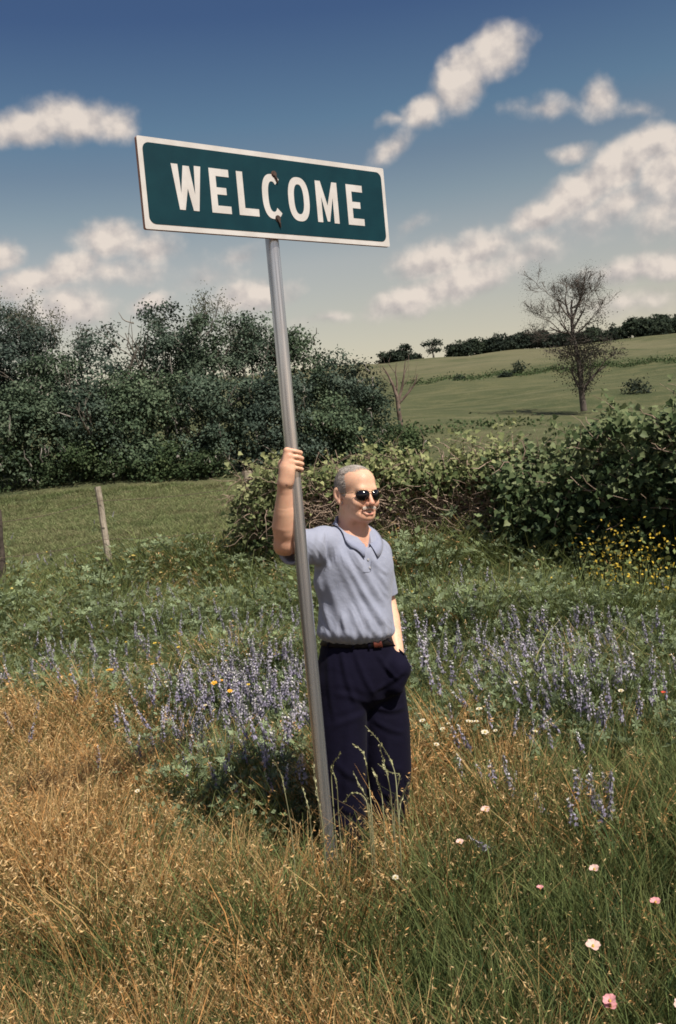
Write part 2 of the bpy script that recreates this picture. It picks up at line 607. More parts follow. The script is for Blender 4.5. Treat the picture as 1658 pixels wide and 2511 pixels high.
# ------------------------------------------------------------------ sculpting by distance fields
class Field:
    """a distance field on a grid: round shapes are blended in, carved out, then skinned with surface nets"""
    def __init__(s, lo, hi, vox):
        s.lo = np.array(lo, float)
        s.vox = vox
        s.n = np.ceil((np.array(hi) - s.lo) / vox).astype(int) + 1
        s.D = np.full(s.n, .08, np.float32)

    def block(s, lo, hi):
        a = np.clip(np.floor((np.asarray(lo) - s.lo) / s.vox).astype(int), 0, s.n)
        b = np.clip(np.ceil((np.asarray(hi) - s.lo) / s.vox).astype(int) + 1, 0, s.n)
        if np.any(b <= a):
            return None, None
        ax = [s.lo[i] + s.vox * np.arange(a[i], b[i]) for i in range(3)]
        P = np.stack(np.meshgrid(*ax, indexing='ij'), -1).astype(np.float32)
        return tuple(slice(a[i], b[i]) for i in range(3)), P

    def put(s, sl, d, k, op):
        D = s.D[sl]
        if op == 'add':
            if k > 0:
                h = np.clip(.5 + .5 * (D - d) / k, 0, 1)
                s.D[sl] = D * (1 - h) + d * h - k * h * (1 - h)
            else:
                s.D[sl] = np.minimum(D, d)
        else:
            if k > 0:
                h = np.clip(.5 - .5 * (D + d) / k, 0, 1)
                s.D[sl] = D * (1 - h) - d * h + k * h * (1 - h)
            else:
                s.D[sl] = np.maximum(D, -d)

    def ell(s, c, r, k=.01, op='add', R=None):
        """ellipsoid with centre c, radii r, optional rotation matrix R (columns are its axes)"""
        c, r = np.asarray(c, float), np.asarray(r, float)
        m = r.max() + k + .012
        sl, P = s.block(c - m, c + m)
        if sl is None:
            return
        q = P - c.astype(np.float32)
        if R is not None:
            q = q @ np.asarray(R, np.float32)
        k0 = np.linalg.norm(q / r, axis=-1)
        k1 = np.linalg.norm(q / (r * r), axis=-1) + 1e-9
        d = k0 * (k0 - 1) / k1
        s.put(sl, d.astype(np.float32), k, op)

    def cap(s, a, b, ra, rb=None, k=.01, op='add', sq=None):
        """round cone from a to b; sq = (axis vector, factor) squashes its section along an axis"""
        rb = ra if rb is None else rb
        a, b = np.asarray(a, float), np.asarray(b, float)
        m = max(ra, rb) * (1.0 if sq is None else max(1, 1 / sq[1])) + k + .012
        sl, P = s.block(np.minimum(a, b) - m, np.maximum(a, b) + m)
        if sl is None:
            return
        q, ba = P - a.astype(np.float32), (b - a).astype(np.float32)
        if sq is not None:
            ax = np.asarray(sq[0], np.float32)
            ax = ax / np.linalg.norm(ax)
            f = np.float32(sq[1])
            q = q + (q @ ax)[..., None] * ax * (1 / f - 1) if False else q + ((q @ ax) * (f - 1))[..., None] * ax
            ba = ba + (ba @ ax) * (f - 1) * ax
        t = np.clip((q @ ba) / (ba @ ba + 1e-12), 0, 1)
        d = np.linalg.norm(q - t[..., None] * ba, axis=-1) - (ra + (rb - ra) * t)
        s.put(sl, d.astype(np.float32), k, op)

    def chain(s, pts, rs, k=.01, op='add', sq=None):
        """a limb through several joints, one smooth tapering shape"""
        pts = [np.asarray(p, float) for p in pts]
        m = max(rs) + k + .012
        sl, P = s.block(np.min(pts, 0) - m, np.max(pts, 0) + m)
        if sl is None:
            return
        dm = None
        for i in range(len(pts) - 1):
            q, ba = P - pts[i].astype(np.float32), (pts[i + 1] - pts[i]).astype(np.float32)
            t = np.clip((q @ ba) / (ba @ ba + 1e-12), 0, 1)
            d = np.linalg.norm(q - t[..., None] * ba, axis=-1) - (rs[i] + (rs[i + 1] - rs[i]) * t)
            dm = d if dm is None else np.minimum(dm, d)
        s.put(sl, dm.astype(np.float32), k, op)

    def coords(s):
        ax = [s.lo[i] + s.vox * np.arange(s.n[i]) for i in range(3)]
        return np.meshgrid(*ax, indexing='ij', sparse=True)

    def skin(s):
        D = s.D
        n = D.shape
        S = D < 0
        c = [S[i:n[0] - 1 + i, j:n[1] - 1 + j, k:n[2] - 1 + k] for i in (0, 1) for j in (0, 1) for k in (0, 1)]
        cnt = sum(x.astype(np.int8) for x in c)
        act = (cnt > 0) & (cnt < 8)
        I = np.argwhere(act)
        vid = np.full(act.shape, -1, np.int64)
        vid[tuple(I.T)] = np.arange(len(I))
        acc = np.zeros((len(I), 3))
        num = np.zeros(len(I))
        for ax in range(3):
            o1, o2 = [a for a in range(3) if a != ax]
            for u in (0, 1):
                for w in (0, 1):
                    A = I.copy()
                    A[:, o1] += u
                    A[:, o2] += w
                    B = A.copy()
                    B[:, ax] += 1
                    da, db = D[tuple(A.T)], D[tuple(B.T)]
                    x = (da < 0) != (db < 0)
                    t = np.where(x, da / np.where(x, da - db, 1), 0)
                    p = A.astype(float)
                    p[:, ax] += t
                    p = p - I
                    acc[x] += p[x]
                    num[x] += 1
        V = s.lo + s.vox * (I + acc / num[:, None])
        F = []
        for ax in range(3):
            o1, o2 = (ax + 1) % 3, (ax + 2) % 3
            sl0 = [slice(None)] * 3
            sl1 = [slice(None)] * 3
            sl0[ax], sl1[ax] = slice(0, -1), slice(1, None)
            for q in (o1, o2):
                sl0[q] = slice(1, -1)
                sl1[q] = slice(1, -1)
            a, b = S[tuple(sl0)], S[tuple(sl1)]
            E = np.argwhere(a != b)
            flip = a[tuple(E.T)]
            E[:, o1] += 1
            E[:, o2] += 1

            def at(d1, d2):
                q = E.copy()
                q[:, o1] -= d1
                q[:, o2] -= d2
                return vid[tuple(q.T)]
            quad = np.stack([at(1, 1), at(0, 1), at(0, 0), at(1, 0)], 1)
            quad[~flip] = quad[~flip][:, ::-1]
            F.append(quad)
        return V, np.concatenate(F)


def rotz(a):
    c, s_ = math.cos(a), math.sin(a)
    return np.array([[c, -s_, 0], [s_, c, 0], [0, 0, 1]])


def rotx(a):
    c, s_ = math.cos(a), math.sin(a)
    return np.array([[1, 0, 0], [0, c, -s_], [0, s_, c]])


def roty(a):
    c, s_ = math.cos(a), math.sin(a)
    return np.array([[c, 0, s_], [0, 1, 0], [-s_, 0, c]])


def relax(V, F, it=1, lam=.5):
    """light Laplacian smoothing of a quad mesh"""
    n = len(V)
    e = np.concatenate([F[:, [0, 1]], F[:, [1, 2]], F[:, [2, 3]], F[:, [3, 0]]])
    e = np.concatenate([e, e[:, ::-1]])
    deg = np.bincount(e[:, 0], minlength=n)[:, None]
    for _ in range(it):
        m = np.stack([np.bincount(e[:, 0], V[e[:, 1], i], n) for i in range(3)], 1) / np.maximum(deg, 1)
        V = V + lam * (m - V)
    return V


def crease(P, a, b, w, amp, side=.0):
    """a soft fold from a to b in the plane seen from the front (x, z): positive amp is a ridge"""
    a, b = np.asarray(a), np.asarray(b)
    q = P[:, [0, 2]] - a
    d = b - a
    L = np.linalg.norm(d)
    d = d / L
    t = q @ d / L
    n = q @ np.array([-d[1], d[0]])
    n = n + side * np.sin(np.clip(t, 0, 1) * math.pi)
    tp = np.clip(np.minimum(t + .12, 1.12 - t) / .35, 0, 1)
    amp = amp * (.62 if amp > 0 else 1)
    tp = tp * tp * (3 - 2 * tp)
    return amp * tp * (np.exp(-(n / w) ** 2) - .6 * np.exp(-((n + w * 1.5) / (w * 1.1)) ** 2))


def normals(V, F):
    a = V[F[:, 2]] - V[F[:, 0]]
    b = V[F[:, 3]] - V[F[:, 1]]
    fn = np.cross(a, b)
    N_ = np.zeros_like(V)
    for i in range(4):
        for j in range(3):
            N_[:, j] += np.bincount(F[:, i], fn[:, j], len(V))
    return N_ / (np.linalg.norm(N_, axis=1)[:, None] + 1e-12)


# ------------------------------------------------------------------ the man
FEET = unproj(900, 2180, 4.21)
CX0 = (900 - 829) / 2441 * 4.21
CZ0 = (1255.5 - 2180) / 2441 * 4.21


def L(px, py, y=0.0):
    """body coordinates of a point of the figure: x to the right, y away, z up along the body"""
    d = 4.21 + y
    return np.array([(px - 829) / 2441 * d - CX0, y, (1255.5 - py) / 2441 * d - CZ0])


def build_person():
    root = thing('person', 'grey-haired man in blue polo shirt and sunglasses gripping the sign post', 'person', FEET)
    m3 = Matrix((RT, FWD, UP)).transposed()
    root.rotation_euler = m3.to_euler()

    # pole axis in body coordinates
    Mi = m3.transposed()

    def pole_at(z):
        a = Mi @ (Vector((*POLE_XY, 0)) - FEET)
        b = Mi @ (Vector((*POLE_XY, 3)) - FEET)
        t = (z - a.z) / (b.z - a.z)
        return np.array(a + (b - a) * t)

    HC = np.array([-.042, .02, 1.670])            # head centre at eye level
    HR = rotz(rad(32)) @ rotx(rad(1)) @ roty(rad(-2))

    def H(x, y, z):
        return HC + HR @ np.array([x, y, z])

    # ---------------- body: head, neck, arms and hands in one skin
    f = Field((-.45, -.43, .93), (.22, .34, 1.93), .0027)
    # cranium and face
    f.ell(H(0, .018, .038), (.0755, .096, .083), .0, R=HR)
    f.ell(H(0, -.012, .046), (.066, .080, .068), .02, R=HR)
    f.ell(H(0, -.032, -.03), (.0645, .062, .083), .02, R=HR)
    f.ell(H(0, -.036, -.075), (.05, .048, .033), .02, R=HR)
    for sx in (-1, 1):
        f.cap(H(sx * .055, .012, -.052), H(sx * .022, -.066, -.095), .018, .015, .025)
        f.ell(H(sx * .04, -.066, -.036), (.025, .021, .021), .016, R=HR)
        f.cap(H(sx * .062, -.01, -.012), H(sx * .05, -.058, -.018), .012, .012, .02)
    f.ell(H(0, -.0795, -.097), (.024, .016, .0165), .014, R=HR)
    f.cap(H(-.03, -.08, .02), H(.03, -.08, .02), .012, .012, .025)
    for sx in (-1, 1):                              # eye sockets and eyeballs
        f.ell(H(sx * .032, -.096, -.001), (.017, .013, .012), .012, 'sub', HR)
        f.ell(H(sx * .031, -.077, -.002), (.0125, .0125, .0125), .003, R=HR)
    # nose
    f.cap(H(0, -.09, .008), H(0, -.112, -.032), .0075, .0095, .009)
    f.ell(H(0, -.113, -.037), (.0125, .012, .0105), .006, R=HR)
    for sx in (-1, 1):
        f.ell(H(sx * .0125, -.1, -.041), (.0085, .011, .0085), .006, R=HR)
        f.ell(H(sx * .006, -.107, -.0475), (.003, .004, .003), .003, 'sub', HR)
    # smiling mouth
    f.ell(H(0, -.086, -.062), (.026, .014, .013), .012, R=HR)
    f.chain([H(-.027, -.0835, -.0715), H(-.012, -.0935, -.0825), H(.012, -.0935, -.0825), H(.027, -.0835, -.0715)], [.005, .0072, .0072, .005], .006)
    f.chain([H(-.037, -.078, -.0585), H(-.019, -.099, -.0705), H(0, -.102, -.0735), H(.019, -.099, -.0705), H(.037, -.078, -.0585)], [.0032, .006, .0062, .006, .0032], .004, 'sub')
    f.chain([H(-.019, -.0885, -.0695), H(0, -.0935, -.0715), H(.019, -.0885, -.0695)], [.0035, .004, .0035], .001)   # teeth
    for sx in (-1, 1):
        f.chain([H(sx * .019, -.1, -.038), H(sx * .031, -.09, -.056), H(sx * .036, -.078, -.074)], [.002, .0032, .002], .008, 'sub')
        # ear
        er = HR @ rotz(sx * rad(-22)) @ rotx(rad(-12))
        f.ell(H(sx * .083, .024, -.002), (.0075, .021, .034), .005, R=er)
        f.ell(H(sx * .075, .018, -.004), (.012, .013, .022), .006, R=er)
        f.ell(H(sx * .0825, .013, -.031), (.0065, .0095, .0125), .005, R=er)
        f.ell(H(sx * .0915, .019, .001), (.0085, .011, .019), .004, 'sub', er)
    # neck
    NB = np.array([-.062, .065, 1.49])
    f.cap(H(0, .035, -.06), NB, .058, .066, .02)
    f.cap(H(-.03, .0, -.09), NB + [-.02, -.05, -.02], .022, .02, .03)
    f.cap(H(.02, -.035, -.095), NB + [.02, -.065, -.015], .018, .018, .025)
    # chest under the shirt
    CH = np.array([-.058, .06, 1.36])
    TR = rotz(rad(36))
    f.ell(CH + [0, 0, .03], (.15, .09, .16), .03, R=TR)
    f.cap(NB + [-.01, -.01, -.02], NB + [0, 0, -.1], .07, .09, .03)
    # right arm (photo left)
    SR, EL, WR = np.array([-.195, -.03, 1.475]), L(699, 1333, -.225), L(698, 1188, -.315)
    f.cap(SR, EL + [.01, 0, 0], .05, .043, .02)
    f.ell(EL + [-.003, .004, -.006], (.04, .04, .04), .02)
    f.ell(EL + [-.018, .012, -.02], (.02, .02, .02), .02)
    d = WR - EL
    f.chain([EL, EL + d * .3 + [-.004, 0, 0], EL + d * .6 + [-.001, 0, 0], EL + d * .86, WR], [.041, .0475, .040, .0305, .0285], .015)
    f.cap(EL + d * .2 + [.012, -.008, 0], EL + d * .5 + [.006, -.006, 0], .034, .03, .02)
    # the gripping hand
    Zh = L(719, 1134, -.3)[2]
    zax = pole_at(2) - pole_at(1)
    zax /= np.linalg.norm(zax)

    def around(th, R_, dz):
        p = pole_at(Zh + dz)
        t = rad(th)
        return p + np.array([math.sin(t) * R_, -math.cos(t) * R_, 0])
    rp = .0268
    dzs = [.0385, .0165, -.0055, -.0265]
    frs = [.0092, .0096, .0092, .0082]
    wr2 = WR + np.array([.004, -.004, .012])
    mcps = []
    for i, (dz, fr) in enumerate(zip(dzs, frs)):
        mcp = around([-22, -12, -8, -6][i], rp + .017, dz + .006)
        mcps.append(mcp)
        base = wr2 + np.array([-.008 + .007 * i, -.004, .008 - .004 * i])
        f.chain([base, base * .45 + mcp * .55 + [0, -.005, 0], mcp], [.017, .0155, .0125], .012)
        pip = around([62, 68, 66, 60][i], rp + fr + .0035, dz - .001)
        dip = around([126, 130, 128, 118][i], rp + fr + .001, dz - .006)
        tip = around([172, 178, 174, 160][i], rp + fr, dz - .009)
        mid = around([20, 26, 26, 22][i], rp + fr + .0075, dz + .003)
        f.chain([mcp, mid, pip, dip, tip], [fr + .0025, fr + .0005, fr + .0003, fr - .0008, fr - .002], .0035)
        f.ell(mcp + [0, -.003, 0], (.0118, .0105, .0112), .007)
    # heel of the hand and web
    f.chain([wr2 + [0, 0, 0], wr2 * .5 + mcps[1] * .5 + [-.008, .002, 0]], [.027, .026], .015)
    f.chain([wr2 + [.014, -.003, .012], mcps[3] + [-.004, -.002, -.012]], [.018, .014], .012)
    # thumb closes behind the post
    th = [wr2 + [-.006, .006, .02], around(-92, rp + .016, -.004), around(-128, rp + .012, .018), around(-168, rp + .0105, .03), around(-200, rp + .0095, .036)]
    f.chain(th, [.016, .0155, .0118, .0108, .0085], .008)
    f.cap(th[1], mcps[0] + [-.004, .008, -.01], .011, .011, .012)
    # left arm (photo right), the hand down in the pocket
    SL, EL2, WR2 = np.array([.060, .165, 1.425]), np.array([.092, .215, 1.185]), L(973, 1600, .05)
    f.chain([SL, EL2], [.046, .040], .02)
    d2 = WR2 - EL2
    f.chain([EL2, EL2 + d2 * .3, EL2 + d2 * .7, WR2], [.043, .046, .038, .031], .015)
    hd = WR2 + np.array([.0, -.04, -.055])
    f.cap(WR2, hd, .028, .034, .012, sq=((1, 0, 0), 1.35))
    for i in range(4):
        k0 = hd + np.array([.004, -.028 + .019 * i, -.02])
        f.chain([k0, k0 + [-.006, -.008, -.034], k0 + [-.014, -.012, -.058]], [.0095, .009, .008], .004)
    f.chain([WR2 + [0, -.02, -.02], hd + [-.012, -.045, -.01], hd + [-.02, -.055, -.04]], [.015, .012, .009], .008)
    V, F = f.skin()
    V = relax(V, F, 1, .35)
    me = new_mesh('body', V, F, True)
    # skin tones that belong to the man: ruddy cheeks, nose and neck, paler scalp, lips, teeth
    q = (V - HC) @ HR
    base = np.array([.76, .46, .315])
    c = np.tile(base, (len(V), 1))

    def blend(cc, w):
        nonlocal c
        c = c * (1 - w[:, None]) + np.array(cc) * w[:, None]

    def ball(p, r, soft=.5):
        dd = np.linalg.norm((q - np.array(p)) / np.array(r), axis=1)
        return np.clip((1 - dd) / soft, 0, 1)
    blend((.74, .37, .25), .7 * np.clip(ball((0, -.09, -.05), (.075, .06, .06)), 0, 1))
    blend((.70, .31, .22), .6 * ball((0, -.11, -.035), (.02, .03, .03)))
    blend((.66, .35, .245), .7 * np.clip((-.085 - q[:, 2]) / .03, 0, 1) * (q[:, 2] > -.25))
    blend((.62, .33, .24), .5 * ball((-.08, .02, -.01), (.02, .04, .05)))
    lip = np.maximum(ball((0, -.096, -.0835), (.02, .014, .0062), .4), ball((0, -.1, -.0665), (.024, .014, .004), .4))
    blend((.40, .13, .11), .85 * lip)
    mouth = ball((0, -.094, -.0725), (.032, .016, .0065), .3)
    blend((.16, .045, .04), .9 * mouth)
    blend((.55, .48, .39), 1.0 * ball((0, -.095, -.0705), (.019, .009, .0036), .25))
    arm = (V[:, 0] < -.3)
    blend((.76, .44, .30), .6 * arm.astype(float))
    spot = np.linalg.norm(V - (L(703, 1190, -.345)), axis=1)
    blend((.22, .09, .08), .8 * np.clip((.0065 - spot) / .003, 0, 1))
    kn = np.zeros(len(V))
    for mcp in mcps:
        kn = np.maximum(kn, np.clip((.016 - np.linalg.norm(V - mcp, axis=1)) / .01, 0, 1))
    blend((.74, .40, .29), .5 * kn)
    vcol(me, 'Tone', c)

    def skinmat(N, b, o):
        a = N.n('ShaderNodeAttribute', attribute_name='Tone').outputs[0]
        co = objco(N)
        n = N.noise(co, 45, 4, .65).outputs[0]
        n2 = N.noise(co, 14, 3, .6).outputs[0]
        cc = N.mix(N.m('MULTIPLY', N.ss(n2, .4, .7), .38), a, (.62, .30, .21))
        cc = N.mix(N.m('MULTIPLY', N.ss(n, .5, .75), .28), cc, (.36, .17, .11))
        setc(N, b, cc)
        b.inputs['Subsurface Weight'].default_value = .12
        b.inputs['Subsurface Radius'].default_value = (.008, .003, .0015)
        b.inputs['Subsurface Scale'].default_value = .6
        bump(N, b, N.noise(co, 240, 4, .65).outputs[0], .2, .002)
    obj('body', me, root, material('skin', skinmat, .48, .35))

    # ---------------- hair: a low cap on the sides and back, thin on top, in fine strands
    hair_mat = mottled('grey_hair', (.20, .175, .165), (.50, .46, .42), 90, .6, .4, .4, 300, 3)
    rng = np.random.default_rng(5)
    VV, FF = [], []
    from mathutils.bvhtree import BVHTree
    scalp = BVHTree.FromPolygons([tuple(v) for v in V], [tuple(int(i) for i in q_) for q_ in F])

    def hair_surface(a_, e_, lift):
        """a point on the scalp: angle a_ round the head (0 = face), elevation e_"""
        ce = math.cos(e_)
        dirv = np.array([math.sin(a_) * ce, -math.cos(a_) * ce, math.sin(e_)])
        r = 1 / math.sqrt((dirv[0] / .0765) ** 2 + (dirv[1] / .0975) ** 2 + (dirv[2] / .0845) ** 2)
        c0 = np.array([0, .018, .038])
        hit = scalp.ray_cast(Vector(H(*(c0 + dirv * .3))), Vector(-(HR @ dirv)))
        if hit[0] is not None:
            r = min(.3 - hit[3], r + (.002 if e_ < .35 and 1.15 < abs(a_) < 2.0 else .012))
        return c0 + dirv * (r + lift)

    def cover(a_, e_):
        """how much hair grows there: the temples recede, the dome is nearly bare"""
        aa = abs(a_)
        hl = 1.02 if e_ < .1 else 1.02 + .16 * math.sin(min(1, (e_ - .1) / .7) * math.pi / 2)     # front edge of the side hair
        if e_ > .92:
            return 1.0 if e_ > .98 or aa > .45 else .8
        if aa < hl:
            return min(.95, .25 + 2.2 * (e_ - .66)) if e_ > .66 + .05 * math.sin(aa * 9) else 0.0
        lowest = -.55 if aa < 1.36 else (-.08 if aa < 2.0 else -.95 + .3 * max(0, 2.4 - aa))
        if e_ < lowest:
            return 0.0
        return min(1.0, .35 + (aa - hl) * 6) * (1.0 if e_ < .7 else .8)
    # the close undercoat
    na, ne = 110, 60
    UV_, UF = [], []
    idm = {}
    for i in range(na):
        for j in range(ne):
            a_, e_ = -math.pi + 2 * math.pi * i / na, -1.0 + 2.5 * j / (ne - 1)
            c_ = cover(a_, e_)
            if c_ > .63 and (e_ < .98 if abs(a_) > 1.9 else (e_ < .86 and abs(a_) > .95)):
                idm[i, j] = len(UV_)
                UV_.append(H(*hair_surface(a_, e_, .0008 + .003 * min(1, (c_ - .3) * 2))))
    for (i, j) in list(idm):
        q_ = [(i, j), ((i + 1) % na, j), ((i + 1) % na, j + 1), (i, j + 1)]
        if all(x in idm for x in q_):
            UF.append([idm[x] for x in q_])
    nh = 0
    top_ = []
    while nh < 19000:
        a_ = rng.uniform(-math.pi, math.pi)
        e_ = rng.uniform(-1.05, 1.57)
        if rng.random() > cover(a_, e_) * max(.25, math.cos(e_)) * (2.4 if e_ > .64 else 1):
            continue
        aa = abs(a_)
        sg_ = math.copysign(1, a_)
        da = .34 if aa < 2.4 else .08
        p0 = hair_surface(a_, e_, .0005)
        p1 = hair_surface(a_ + sg_ * da * .5 + rng.normal(0, .03), e_ - .05 + rng.normal(0, .03), .0045 + rng.uniform(0, .003))
        p2 = hair_surface(a_ + sg_ * da + rng.normal(0, .05), e_ - .17 + rng.normal(0, .04), .003 + rng.uniform(0, .004))
        if e_ > .92 or (e_ > .6 and aa < 1.15):
            p1 = p0 + np.array([rng.normal(0, .002), .011, .0030])
            p2 = p0 + np.array([rng.normal(0, .004), .024, -.001 + rng.uniform(0, .003)])
        w = rng.uniform(.0007, .0014)
        side = np.cross(p2 - p0, p1 - np.array([0, .02, .03]))
        side = side / (np.linalg.norm(side) + 1e-9) * w
        b0 = len(VV)
        for p, ww in ((p0, 1), (p1, 1), (p2, .3)):
            VV.append(H(*(p - side * ww)))
            VV.append(H(*(p + side * ww)))
        FF += [(b0, b0 + 1, b0 + 3, b0 + 2), (b0 + 2, b0 + 3, b0 + 5, b0 + 4)]
        top_.append(rng.uniform(.5, .9) if (e_ > .8 or aa < 1.0) else rng.uniform(.1, 1))
        nh += 1
    nstr = len(VV)
    FF += [[x + nstr for x in q_] for q_ in UF]
    VV += UV_
    hv = np.array(VV)
    hm = new_mesh('hair', hv, np.array(FF), True)
    shade = np.concatenate([np.repeat(np.array(top_), 6), np.full(len(VV) - nstr, .55)])
    vfloat(hm, 'strand', shade)

    def hairmat(N, b, o):
        a = N.n('ShaderNodeAttribute', attribute_name='strand').outputs['Fac']
        setc(N, b, N.ramp(a, [(0, (.13, .10, .088)), (.4, (.27, .225, .20)), (1, (.60, .54, .48))]))
    hobj = obj('hair', hm, root, material('hair_strands', hairmat, .55, .4))
    hobj['kind'] = 'stuff'
    # moustache: short whiskers, plus brows
    for nm, cnt in (('moustache', 300), ('eyebrow', 110), ('eyebrow', 110)):
        VV, FF = [], []
        sgn = -1 if nm == 'eyebrow' and len([o for o in root.children if o.name.startswith('eyebrow')]) else 1
        for i in range(cnt):
            if nm == 'moustache':
                x = (rng.uniform(.0, .027)) * rng.choice([-1, 1])
                z = -.0485 - rng.uniform(0, .0085) - .004 * (abs(x) / .03) ** 2
                y = -.1005 + .55 * abs(x) ** 1.5 * 4.2
                p0 = np.array([x, y + .003, z + .002])
                p2 = np.array([x * 1.12 + rng.normal(0, .001) + np.sign(x) * .003, y - .0015 - rng.uniform(0, .002), z - .0045])
                wd = .0010
            else:
                x = sgn * rng.uniform(.014, .05)
                p0 = np.array([x, -.0905 + (abs(x) - .014) * .55, .0125 + rng.normal(0, .0012)])
                p2 = p0 + [sgn * .007, -.003, .002]
                wd = .0007
            p1 = (p0 + p2) / 2 + [0, -.0025, .001]
            b0 = len(VV)
            for p, ww in ((p0, 1), (p1, 1), (p2, .4)):
                VV += [H(p[0] - wd * ww, p[1], p[2]), H(p[0] + wd * ww, p[1], p[2])]
            FF += [(b0, b0 + 1, b0 + 3, b0 + 2), (b0 + 2, b0 + 3, b0 + 5, b0 + 4)]
        o = obj(nm, new_mesh(nm, VV, np.array(FF), True), root, mottled('whiskers', (.46, .37, .31), (.56, .47, .41), 200, .8, .2) if nm == 'moustache' else hair_mat)
        o['kind'] = 'stuff'

    # ---------------- sunglasses
    gold = material('gold_wire', lambda N, b, o: (setc(N, b, (.30, .20, .10)), setattr(b.inputs['Metallic'], 'default_value', .9)), .3)
    lensm = material('dark_lens', lambda N, b, o: setc(N, b, (.006, .0045, .0075)), .12, .5)
    sg = bpy.data.objects.new('sunglasses', None)
    COL.objects.link(sg)
    sg.parent = root

    def lens_outline(sx, k=28):
        P = []
        for i in range(k):
            t = 2 * math.pi * i / k
            x, z = math.cos(t), math.sin(t)
            X = .0268 * math.copysign(abs(x) ** .82, x)
            Z = .0222 * math.copysign(abs(z) ** .85, z)
            if z < 0:
                X = X * (1 - .16 * abs(z)) + .0035 * z * -1      # teardrop, lower outer corner
            P.append((sx * (.0325 + X), Z - .0035))
        return P

    def wrap(x, z, off=0):
        return H(x, -.1035 + 6.5 * x * x + off, z)
    for sx in (-1, 1):
        P = lens_outline(sx)
        VV = [wrap(x, z, -.0022 + 0) for x, z in P] + [wrap(x, z, .0004) for x, z in P] + [wrap(sx * .0325, -.0035, -.0052), wrap(sx * .0325, -.0035, -.001)]
        k = len(P)
        FF = []
        for i in range(k):
            j = (i + 1) % k
            FF += [(i, j, 2 * k), (j + k, i + k, 2 * k + 1), (i, i + k, j + k, j)]
        me = bpy.data.meshes.new('lens')
        bm = bmesh.new()
        vs = [bm.verts.new(v) for v in VV]
        for q_ in FF:
            bm.faces.new([vs[i] for i in q_])
        bmesh.ops.recalc_face_normals(bm, faces=bm.faces)
        bm.to_mesh(me)
        bm.free()
        me.polygons.foreach_set('use_smooth', [True] * len(me.polygons))
        obj('lens', me, sg, lensm)
        m = MB()
        m.tube([wrap(x, z, -.001) for x, z in P + P[:2]], .0010, 6, False)
        m.build('rim', sg, [gold], True)
        m = MB()
        m.tube([wrap(sx * .0585, .008), H(sx * .07, -.078, .008), H(sx * .0765, -.03, .006), H(sx * .0785, .012, .004), H(sx * .077, .03, -.012)], .0016, 6)
        m.build('temple_arm', sg, [gold], True)
    m = MB()
    m.tube([wrap(-.012, .010), H(-.004, -.1085, .0125), H(.004, -.1085, .0125), wrap(.012, .010)], .0015, 6)
    m.build('bridge', sg, [gold], True)

    # ---------------- polo shirt
    f = Field((-.42, -.42, 1.0), (.22, .34, 1.56), .0038)
    TC = np.array([-.056, .062, 0])

    def T(x, y, z):
        """torso coordinates: x to his left, -y forward"""
        return TC + TR @ np.array([x, y, 0]) + np.array([0, 0, z])
    f.ell(T(0, .0, 1.36), (.176, .125, .175), .0, R=TR)
    f.ell(T(0, -.012, 1.25), (.172, .132, .15), .05, R=TR)
    f.ell(T(0, -.018, 1.13), (.170, .143, .115), .05, R=TR)
    f.ell(T(0, -.015, 1.085), (.176, .140, .055), .03, R=TR)
    f.cap(T(-.10, .005, 1.45), T(.085, .01, 1.432), .058, .052, .04)
    f.cap(T(-.055, .02, 1.488), T(.045, .02, 1.482), .046, .046, .05)
    # chest muscles and shoulder caps
    f.ell(T(-.07, -.055, 1.37), (.09, .066, .085), .05, R=TR)
    f.ell(T(.06, -.055, 1.36), (.09, .066, .085), .05, R=TR)
    f.ell(SR + [.018, 0, -.008], (.066, .07, .066), .035)
    f.ell(SL + [-.014, 0, -.016], (.054, .06, .06), .04)
    hem = SR + (EL - SR) * .86
    ax = (EL - SR) / np.linalg.norm(EL - SR)
    f.cap(SR + [.005, 0, -.012], hem + [0, 0, -.012], .064, .064, .03)
    f.cap(SR + [.01, 0, -.05], hem + [0, .01, -.034], .05, .052, .03)
    f.cap(SR + [.05, .03, -.06], T(-.14, .0, 1.30), .05, .05, .04)
    h2 = SL + (EL2 - SL) * .82
    f.cap(SL + [-.008, 0, -.01], h2, .057, .058, .03)
    # openings: sleeves and neck
    f.cap(hem - ax * .05 + [0, 0, -.01], hem + ax * .16 + [0, 0, -.01], .051, .055, .0, 'sub')
    f.cap(hem - ax * .04 + [0, .0, -.036], hem + ax * .16 + [0, 0, -.036], .040, .043, .0, 'sub')
    sl, P = f.block(hem + ax * .075 - .17, hem + ax * .075 + .17)
    dpl = -((P - (hem + [0, 0, -.01]).astype(np.float32)) @ ax.astype(np.float32))
    far = np.linalg.norm(P - (hem + ax * .07).astype(np.float32), axis=-1)
    msk = far < .16
    f.D[sl] = np.where(msk, np.maximum(f.D[sl], -dpl), f.D[sl])
    a2 = (EL2 - SL) / np.linalg.norm(EL2 - SL)
    f.cap(h2 - a2 * .045, h2 + a2 * .12, .048, .05, .0, 'sub')
    sl, P = f.block(h2 + a2 * .06 - .12, h2 + a2 * .06 + .12)
    dpl = (P - h2.astype(np.float32)) @ a2.astype(np.float32)
    far = np.linalg.norm(P - (h2 + a2 * .06).astype(np.float32), axis=-1)
    msk = (far < .09) & (P[..., 0] > .05)
    f.D[sl] = np.where(msk, np.maximum(f.D[sl], dpl), f.D[sl])
    f.cap(NB + [0.004, -.012, -.006], NB + [.0, -.01, .12], .062, .085, .006, 'sub')
    f.chain([NB + TR @ np.array([0, -.07, .03]), NB + TR @ np.array([.0, -.10, -.03])], [.045, .02], .004, 'sub')
    V, F = f.skin()
    V = relax(V, F, 2, .5)
    Nn = normals(V, F)
    dsp = np.zeros(len(V))
